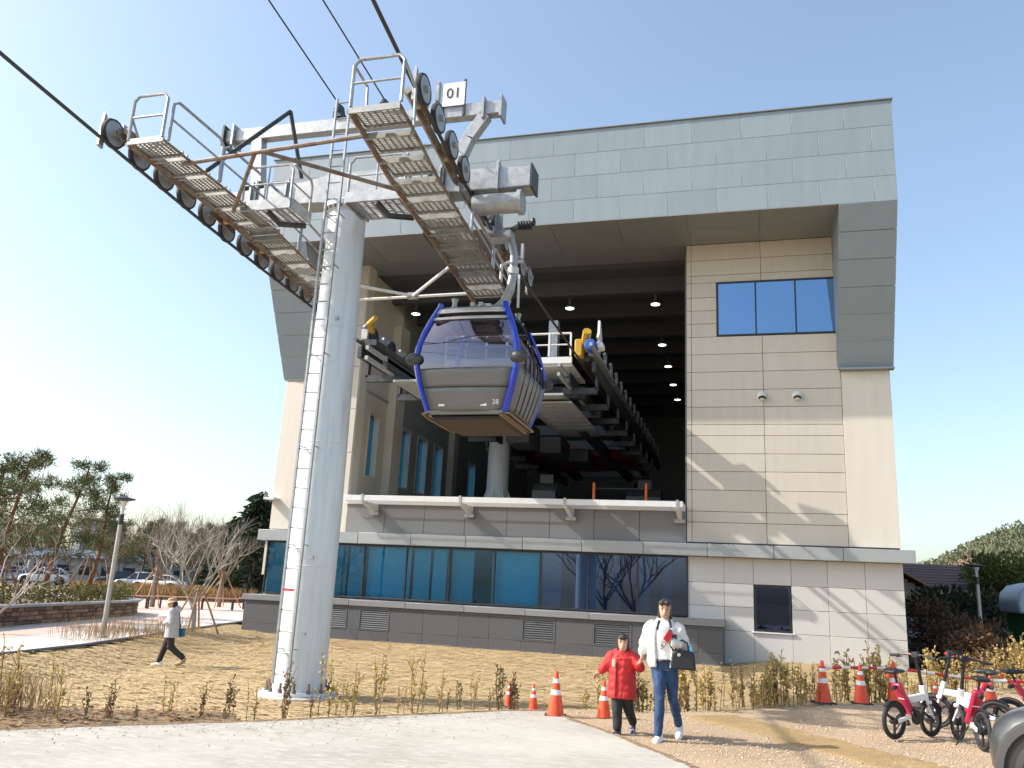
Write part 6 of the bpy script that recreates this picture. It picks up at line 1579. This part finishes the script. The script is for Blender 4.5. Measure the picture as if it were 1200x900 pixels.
for (x, y, z, rx, ry, rz) in ((0, .022, .035, .082, .095, .092), (0, .05, -.03, .078, .07, .085), (.060, .02, -.02, .026, .06, .085), (-.060, .02, -.02, .026, .06, .085), (.03, -.065, .078, .045, .03, .035), (-.03, -.065, .078, .045, .03, .035), (0, .065, -.10, .075, .05, .10), (.062, .035, -.09, .028, .05, .085), (-.062, .035, -.09, .028, .05, .085)):
    g = MB().ball((0, 0, 0), 1, 14, 10); g.v = [HW_((p.x * rx + x, p.y * ry + y, p.z * rz + z)) for p in g.v]; h.v, o_ = h.v, len(h.v); h.v += g.v; h.f += [tuple(i + o_ for i in q) for q in g.f]
cloth('hair', h, hair_m, wo_, .009, 2)
jean = MB(); jm = mat('blue_denim', (.020, .052, .13), .8, 0, .25, 14, col2=(.04, .09, .19), mixscale=5, bump=.2, bscale=150)
limb(jean, [A((-.07, 0, .85)), kneR, A((-.055, -.110, .09))], [.098, .062, .050]); limb(jean, [A((.075, .02, .85)), kneL, A((.153, .295, .165))], [.098, .062, .050])
g = MB(); loft(g, [(.01, .005, .80, .150, .112), (.01, .005, .87, .158, .115), (.01, 0, .95, .14, .105)]); jean.add([v + wb for v in g.v], g.f)
cloth('jeans', jean, jm, wo_, .0105, 2, noise_amp=.008)
shirt = MB(); loft(shirt, [(.0, -.01, .90, .155, .122), (.0, -.012, 1.05, .148, .118), (.0, -.012, 1.2, .158, .125), (.0, -.008, 1.32, .14, .105), (.0, 0, 1.40, .07, .065)])
shirt.v = [v + wb for v in shirt.v]; cloth('shirt', shirt, mat('white_tee', (.72, .72, .70), .8, 0, .06, 9), wo_, .011, 3, noise_amp=.003)
pr = obj('shirt_print', MB().ring(A((.0, -.137, 1.11)), (0, 1, .05), .030, .003, 14, 5).ring(A((-.02, -.136, 1.07)), (0, 1, .05), .022, .003, 12, 5), black_m, wo_)
def openjacket(mb, rings, gap, n=26, th=.035):
    o = len(mb.v); m_ = 2 * n
    for (x, y, z, rx, ry, gp) in rings:
        out = []
        for j in range(n):
            a = -math.pi / 2 + gp + (2 * math.pi - 2 * gp) * j / (n - 1); out.append((a, 1.0))
        pts = [Vector((x + math.cos(a) * rx, y + math.sin(a) * ry, z)) for a, _ in out] + [Vector((x + math.cos(a) * (rx - th), y + math.sin(a) * (ry - th), z)) for a, _ in reversed(out)]
        mb.v += pts
    for i in range(len(rings) - 1):
        for j in range(m_): mb.f.append((o + i * m_ + j, o + i * m_ + (j + 1) % m_, o + (i + 1) * m_ + (j + 1) % m_, o + (i + 1) * m_ + j))
    for base, rev in ((o, True), (o + (len(rings) - 1) * m_, False)):
        for j in range(n - 1):
            q = (base + j, base + j + 1, base + m_ - 2 - j, base + m_ - 1 - j); mb.f.append(q[::-1] if rev else q)
    return mb
jk = MB(); jkm = mat('white_jacket', (.70, .68, .63), .75, 0, .05, 7, bump=.15, bscale=60)
openjacket(jk, [(0, 0, .83, .205, .155, .42), (0, 0, .90, .212, .16, .44), (0, 0, 1.05, .205, .158, .50), (0, 0, 1.2, .208, .158, .54), (0, 0, 1.29, .19, .135, .5), (0, 0, 1.35, .125, .10, .42), (0, 0, 1.40, .085, .085, .4)], .5)
jk.v = [v + wb for v in jk.v]
limb(jk, [A((-.182, .0, 1.285)), elR, A((-.262, -.02, 1.00))], [.072, .064, .052]); limb(jk, [A((.182, .0, 1.285)), elL, A((.125, -.165, 1.13))], [.072, .066, .052])
jk.ball(A((-.15, 0, 1.30)), .075, 12, 8); jk.ball(A((.15, 0, 1.30)), .075, 12, 8)
cloth('jacket', jk, jkm, wo_, .0115, 2, noise_amp=.013)
obj('collar_lining', MB().path([A((-.075, -.105, 1.27)), A((-.06, -.085, 1.36)), A((-.03, .03, 1.415)), A((.05, .03, 1.415)), A((.075, -.085, 1.36)), A((.10, -.11, 1.25))], .016, 7), black_m, wo_)
obj('chest_patch', MB().b(wb.x + .095, wb.x + .165, wb.y - .152, wb.y - .135, wb.z + 1.17, wb.z + 1.225), black_m, wo_)
obj('belt', MB().ring(A((.01, 0, .915)), (0, 0, 1), .140, .016, 24, 6), black_m, wo_)
def shoe(mb, ankle, d, L_, s=1.0, lift=0):
    d = Vector((d[0], d[1], 0)).normalized(); a = Vector(ankle); sd_ = Vector((-d.y, d.x, 0))
    z = a.z - .06 * s
    limb(mb, [a + Vector((0, 0, -.005)) - d * .03, Vector((a.x, a.y, z)) - d * .045 * s], [.043 * s, .042 * s]); limb(mb, [Vector((a.x, a.y, z)) - d * .045 * s, Vector((a.x, a.y, z - .004 + lift)) + d * L_ * .35, Vector((a.x, a.y, z - .012 + lift)) + d * L_ * .68], [.042 * s, .043 * s, .034 * s])
    return mb
shm = mat('white_sneaker', (.78, .78, .77), .5, 0, .05, 10); sole_m = mat('sole_rubber', (.62, .60, .56), .6)
for (an, d, lf) in ((ankR, (-.1, -1), 0), (ankL, (.05, -1), -.045)):
    m_ = MB(); shoe(m_, an, d, .20, 1.15, lf); s_ = cloth('shoe', m_, shm, wo_, .008, 2)
# handbag and phone: things of their own
hbp = A((.235, -.10, .94))
hb = thing('handbag', 'black leather handbag hanging from the arm of the white jacket', 'handbag', tuple(hbp))
bagm = mat('black_leather', (.010, .011, .015), .45, 0, .15, 12, bump=.2, bscale=80)
bag = obj('bag_body', MB().prism([(-.15, -.11), (.15, -.12), (.135, .08), (.08, .105), (-.07, .105), (-.13, .085)], 'y', -.055, .055).xf(Matrix.Translation(hbp)), bagm, hb, bevel=.022, seg=3)
for q in (-.03, .03): obj('handle', MB().path([hbp + Vector((-.09, q, .09)), hbp + Vector((-.07, q * .8, .19)), hbp + Vector((-.01, q * .6, .225)), hbp + Vector((.05, q * .8, .19)), hbp + Vector((.07, q, .09))], .010, 6), bagm, hb)
obj('clasp', MB().lathe([(.020, 0), (.020, .006)], 14, hbp + Vector((-.045, -.056, .055)), (0, -1, 0)), alu, hb)
obj('bottle_top', MB().lathe([(.028, .04), (.028, .14), (.014, .16), (.014, .18)], 12, hbp + Vector((.085, .0, .0))), mat('blue_bottle', (.16, .42, .60), .15, 0, .05), hb)
obj('shoulder_strap', MB().path([hbp + Vector((-.11, -.03, .08)), A((.06, -.165, 1.16)), A((.08, -.15, 1.28))], .011, 6), bagm, hb)
ph = wrL + Vector((-.035, -.055, .07)); phn = thing('mobile_phone', 'small red phone held up in the hand of the adult', 'phone', tuple(ph))
Mx = Matrix.Translation(ph) @ Euler((R(-20), R(35), R(10))).to_matrix().to_4x4()
obj('case', MB().b(-.036, .036, -.006, .006, -.07, .07).xf(Mx), mat('red_phone', (.55, .02, .02), .4), phn, bevel=.006, seg=2); obj('screen', MB().b(-.032, .032, .0065, .008, -.064, .064).xf(Mx), black_m, phn)

# --- child in red padded coat
cb = Vector((-1.50, 10.93, .045)); ch = thing('person', 'small child in red padded coat and black trousers holding the hand of the adult', 'person', tuple(cb))
def B(p): return Vector(p) + cb
b = MB(); HC = head(b, B((.01, -.02, 1.075)), .90, (.05, -1, -.05))
g = MB(); loft(g, [(0, 0, .42, .10, .08), (0, 0, .55, .11, .085), (0, 0, .70, .105, .085), (0, 0, .84, .115, .085), (0, 0, .92, .09, .065), (0.005, -.005, 1.02, .042, .042)]); b.add([v + cb for v in g.v], g.f)
cR, cL = [B((-.055, 0, .48)), B((-.05, -.04, .28)), B((-.04, -.05, .065))], [B((.06, .01, .48)), B((.075, .08, .28)), B((.115, .22, .10))]
limb(b, cR, [.065, .045, .032]); limb(b, cL, [.065, .045, .032])
aR, aL = [B((-.125, 0, .905)), B((-.20, 0, .79)), B((-.29, -.03, .70))], [B((.125, 0, .905)), B((.225, -.03, .80)), B((.235, -.14, .865))]
limb(b, aR, [.04, .033, .022]); limb(b, aL, [.04, .033, .022])
hand(b, aR[2], (-.7, -.1, -.6), (.3, -.6, -.6), .72, .5, 1); hand(b, aL[2], (.25, -.35, .6), (1, .2, -.2), .72, .7, -1)
cbody = cloth('body', b, skin_m, ch, .0058, 2); face_bits(ch, cbody, HC, .9)
h = MB()
for (x, y, z, rx, ry, rz) in ((0, .022, .035, .084, .097, .094), (0, .04, -.04, .085, .07, .09), (.062, .01, -.03, .026, .06, .09), (-.062, .01, -.03, .026, .06, .09), (0, -.068, .075, .062, .03, .04)):
    g = MB().ball((0, 0, 0), 1, 14, 10); g.v = [HC((p.x * rx + x, p.y * ry + y, p.z * rz + z)) for p in g.v]; o_ = len(h.v); h.v += g.v; h.f += [tuple(i + o_ for i in q) for q in g.f]
cloth('hair', h, hair_m, ch, .009, 2)
rc = MB(); redm = mat('red_padded_coat', (.50, .022, .022), .7, 0, .12, 10, bump=.2, bscale=60)
rings = []
for i in range(25):
    z = .42 + i * .0225; u = i / 24; rx = .178 - .035 * u + .010 * abs(math.sin(i * math.pi / 4)); ry = rx * .80
    if z > .90: rx *= .86 - (z - .90) * 2.6; ry *= .86 - (z - .90) * 2.0
    rings.append((0, 0, z, max(rx, .06), max(ry, .055)))
g = MB(); loft(g, rings, 24); rc.add([v + cb for v in g.v], g.f)
limb(rc, [aR[0], aR[1], aR[2] + Vector((.03, .01, .03))], [.078, .070, .052]); limb(rc, [aL[0], aL[1], aL[2] + Vector((-.01, .04, -.03))], [.078, .070, .052])
rc.ring(B((0, .02, .965)), (0, -.25, 1), .085, .034, 18, 8); rc.ball(B((0, .10, .93)), (.10, .05, .07), 12, 8)
cloth('padded_coat', rc, redm, ch, .010, 1, noise_amp=.008)
obj('coat_placket', MB().path([B((-.062, -.148, .44)), B((-.06, -.143, .6)), B((-.055, -.128, .8)), B((-.045, -.10, .93))], .010, 6), mat('dark_red_trim', (.28, .01, .014), .5), ch)
obj('name_tag', MB().b(cb.x - .105, cb.x - .07, cb.y - .150, cb.y - .143, .84, .93), mat('green_tag', (.35, .55, .42), .5), ch)
tr = MB(); limb(tr, [cR[0], cR[1], cR[2] + Vector((0, 0, .02))], [.085, .065, .056]); limb(tr, [cL[0], cL[1], cL[2] + Vector((0, -.01, .03))], [.085, .065, .056])
cloth('trousers', tr, mat('black_trousers', (.014, .014, .016), .7, 0, .2, 12), ch, .010, 3, noise_amp=.004)
navy = mat('navy_sneaker', (.03, .04, .11), .5, 0, .2, 20, col2=(.6, .6, .6), mixscale=24, mixlo=.55, mixhi=.6)
for (an, d, lf) in ((cR[2], (-.25, -1), 0), (cL[2], (.0, -1), -.03)):
    m_ = MB(); shoe(m_, an, d, .15, .82, lf); s_ = cloth('shoe', m_, navy, ch, .007, 2)
    dd = Vector((d[0], d[1], 0)).normalized()
    obj('sole', MB().path([Vector((an.x, an.y, max(.052, an.z - .075))) - dd * .05, Vector((an.x, an.y, max(.052, an.z - .078))) + dd * .03, Vector((an.x, an.y, max(.05, an.z - .082 + lf))) + dd * .115], [.032, .036, .028], 10, ry=.012), sole_m, ch)

# --- person in bucket hat walking left on the straw
pb = Vector((-11.95, 16.15, gh(-11.82, 15.95) + .01)); wk = thing('person', 'person in pale jacket, beige bucket hat and dark trousers walking left on the straw', 'person', tuple(pb))
S = .90
fd = Vector((-.86, -.42, 0)).normalized(); rd = Vector((fd.y, -fd.x, 0))
def W(p): return pb + (fd * p[0] + rd * p[1] + Vector((0, 0, p[2]))) * S
def wl(g): return [W(v) for v in g.v]
b = MB(); HK = head(b, W((.07, 0, 1.43)), .95, fd * 1 + Vector((0, 0, -.28)))
g = MB(); loft(g, [(0, 0, .80, .10, .13), (.01, 0, .95, .09, .12), (.02, 0, 1.15, .10, .15), (.03, 0, 1.27, .08, .13), (.05, 0, 1.38, .05, .05)]); b.add(wl(g), g.f)
lF, lB = [W((.01, .08, .80)), W((.12, .08, .45)), W((.21, .08, .09))], [W((-.01, -.08, .80)), W((-.02, -.08, .45)), W((-.34, -.09, .20))]
limb(b, lF, [.075, .05, .035]); limb(b, lB, [.075, .05, .035])
aN, aF = [W((.02, .17, 1.27)), W((-.02, .21, 1.02)), W((.19, .14, .98))], [W((.02, -.17, 1.27)), W((.0, -.21, 1.02)), W((.2, -.12, 1.0))]
limb(b, aN, [.045, .036, .024]); limb(b, aF, [.045, .036, .024])
hand(b, aN[2], fd + Vector((0, 0, .2)), -rd, .85, .6, 1); hand(b, aF[2], fd + Vector((0, 0, .2)), rd, .85, .6, -1)
kb = cloth('body', b, skin_m, wk, .0065, 2); face_bits(wk, kb, HK, .9)
h = MB()
g = MB().ball((0, 0, 0), 1, 12, 8); g.v = [HK((p.x * .082, p.y * .085 + .035, p.z * .09 - .02)) for p in g.v]; h.add(g.v, g.f); cloth('hair', h, hair_m, wk, .009, 2)
hat = MB(); loft(hat, [(0, .0, .035, .135, .145), (0, 0, .05, .118, .128), (0, .005, .07, .092, .105), (0, .008, .12, .086, .098), (0, .01, .145, .06, .07)], 20); hat.v = [HK(v) for v in hat.v]
obj('bucket_hat', hat, mat('beige_hat', (.42, .30, .19), .85, 0, .1, 12), wk)
jk = MB(); g = MB(); loft(g, [(-.01, 0, .66, .165, .205), (0, 0, .80, .155, .20), (.0, 0, 1.0, .145, .19), (.02, 0, 1.18, .14, .195), (.03, 0, 1.29, .105, .15), (.04, 0, 1.35, .07, .085)]); jk.add(wl(g), g.f)
limb(jk, [aN[0], aN[1], aN[2] - fd * .03], [.078, .068, .05]); limb(jk, [aF[0], aF[1], aF[2] - fd * .03], [.078, .068, .05]); jk.ball(W((-.06, 0, 1.31)), .085, 12, 8)
cloth('jacket', jk, mat('pale_grey_jacket', (.42, .43, .46), .75, 0, .06, 7), wk, .011, 3, noise_amp=.006)
tr = MB(); limb(tr, [lF[0], lF[1], lF[2] + Vector((0, 0, .03))], [.10, .07, .06]); limb(tr, [lB[0], lB[1], lB[2] + Vector((.0, 0, .02))], [.10, .07, .06]); tr.ball(W((0, 0, .80)), .12, 12, 8)
cloth('trousers', tr, mat('dark_brown_trousers', (.022, .017, .017), .75, 0, .15, 12), wk, .011, 3, noise_amp=.004)
m_ = MB(); shoe(m_, lF[2], fd, .19, .92, 0); cloth('shoe', m_, shm, wk, .008, 2)
m_ = MB(); shoe(m_, lB[2], (fd * .6), .17, .92, -.06); cloth('shoe', m_, mat('worn_sneaker', (.32, .24, .14), .6), wk, .008, 2)
q = W((-.17, .19, .78)); bg_ = thing('shoulder_bag', 'small blue bag on a dark strap across the back of the walking person', 'bag', tuple(q))
obj('pouch', MB().b(q.x - .10, q.x + .10, q.y - .04, q.y + .04, q.z - .10, q.z + .08), mat('blue_bag', (.03, .14, .26), .6, 0, .1), bg_, bevel=.025, seg=2)
obj('strap', MB().path([q + Vector((0, -.03, .07)), W((-.13, .16, 1.0)), W((-.10, .10, 1.22)), W((.0, .02, 1.37)), W((.10, -.06, 1.25))], .014, 6), black_m, bg_)
finish_cloth()
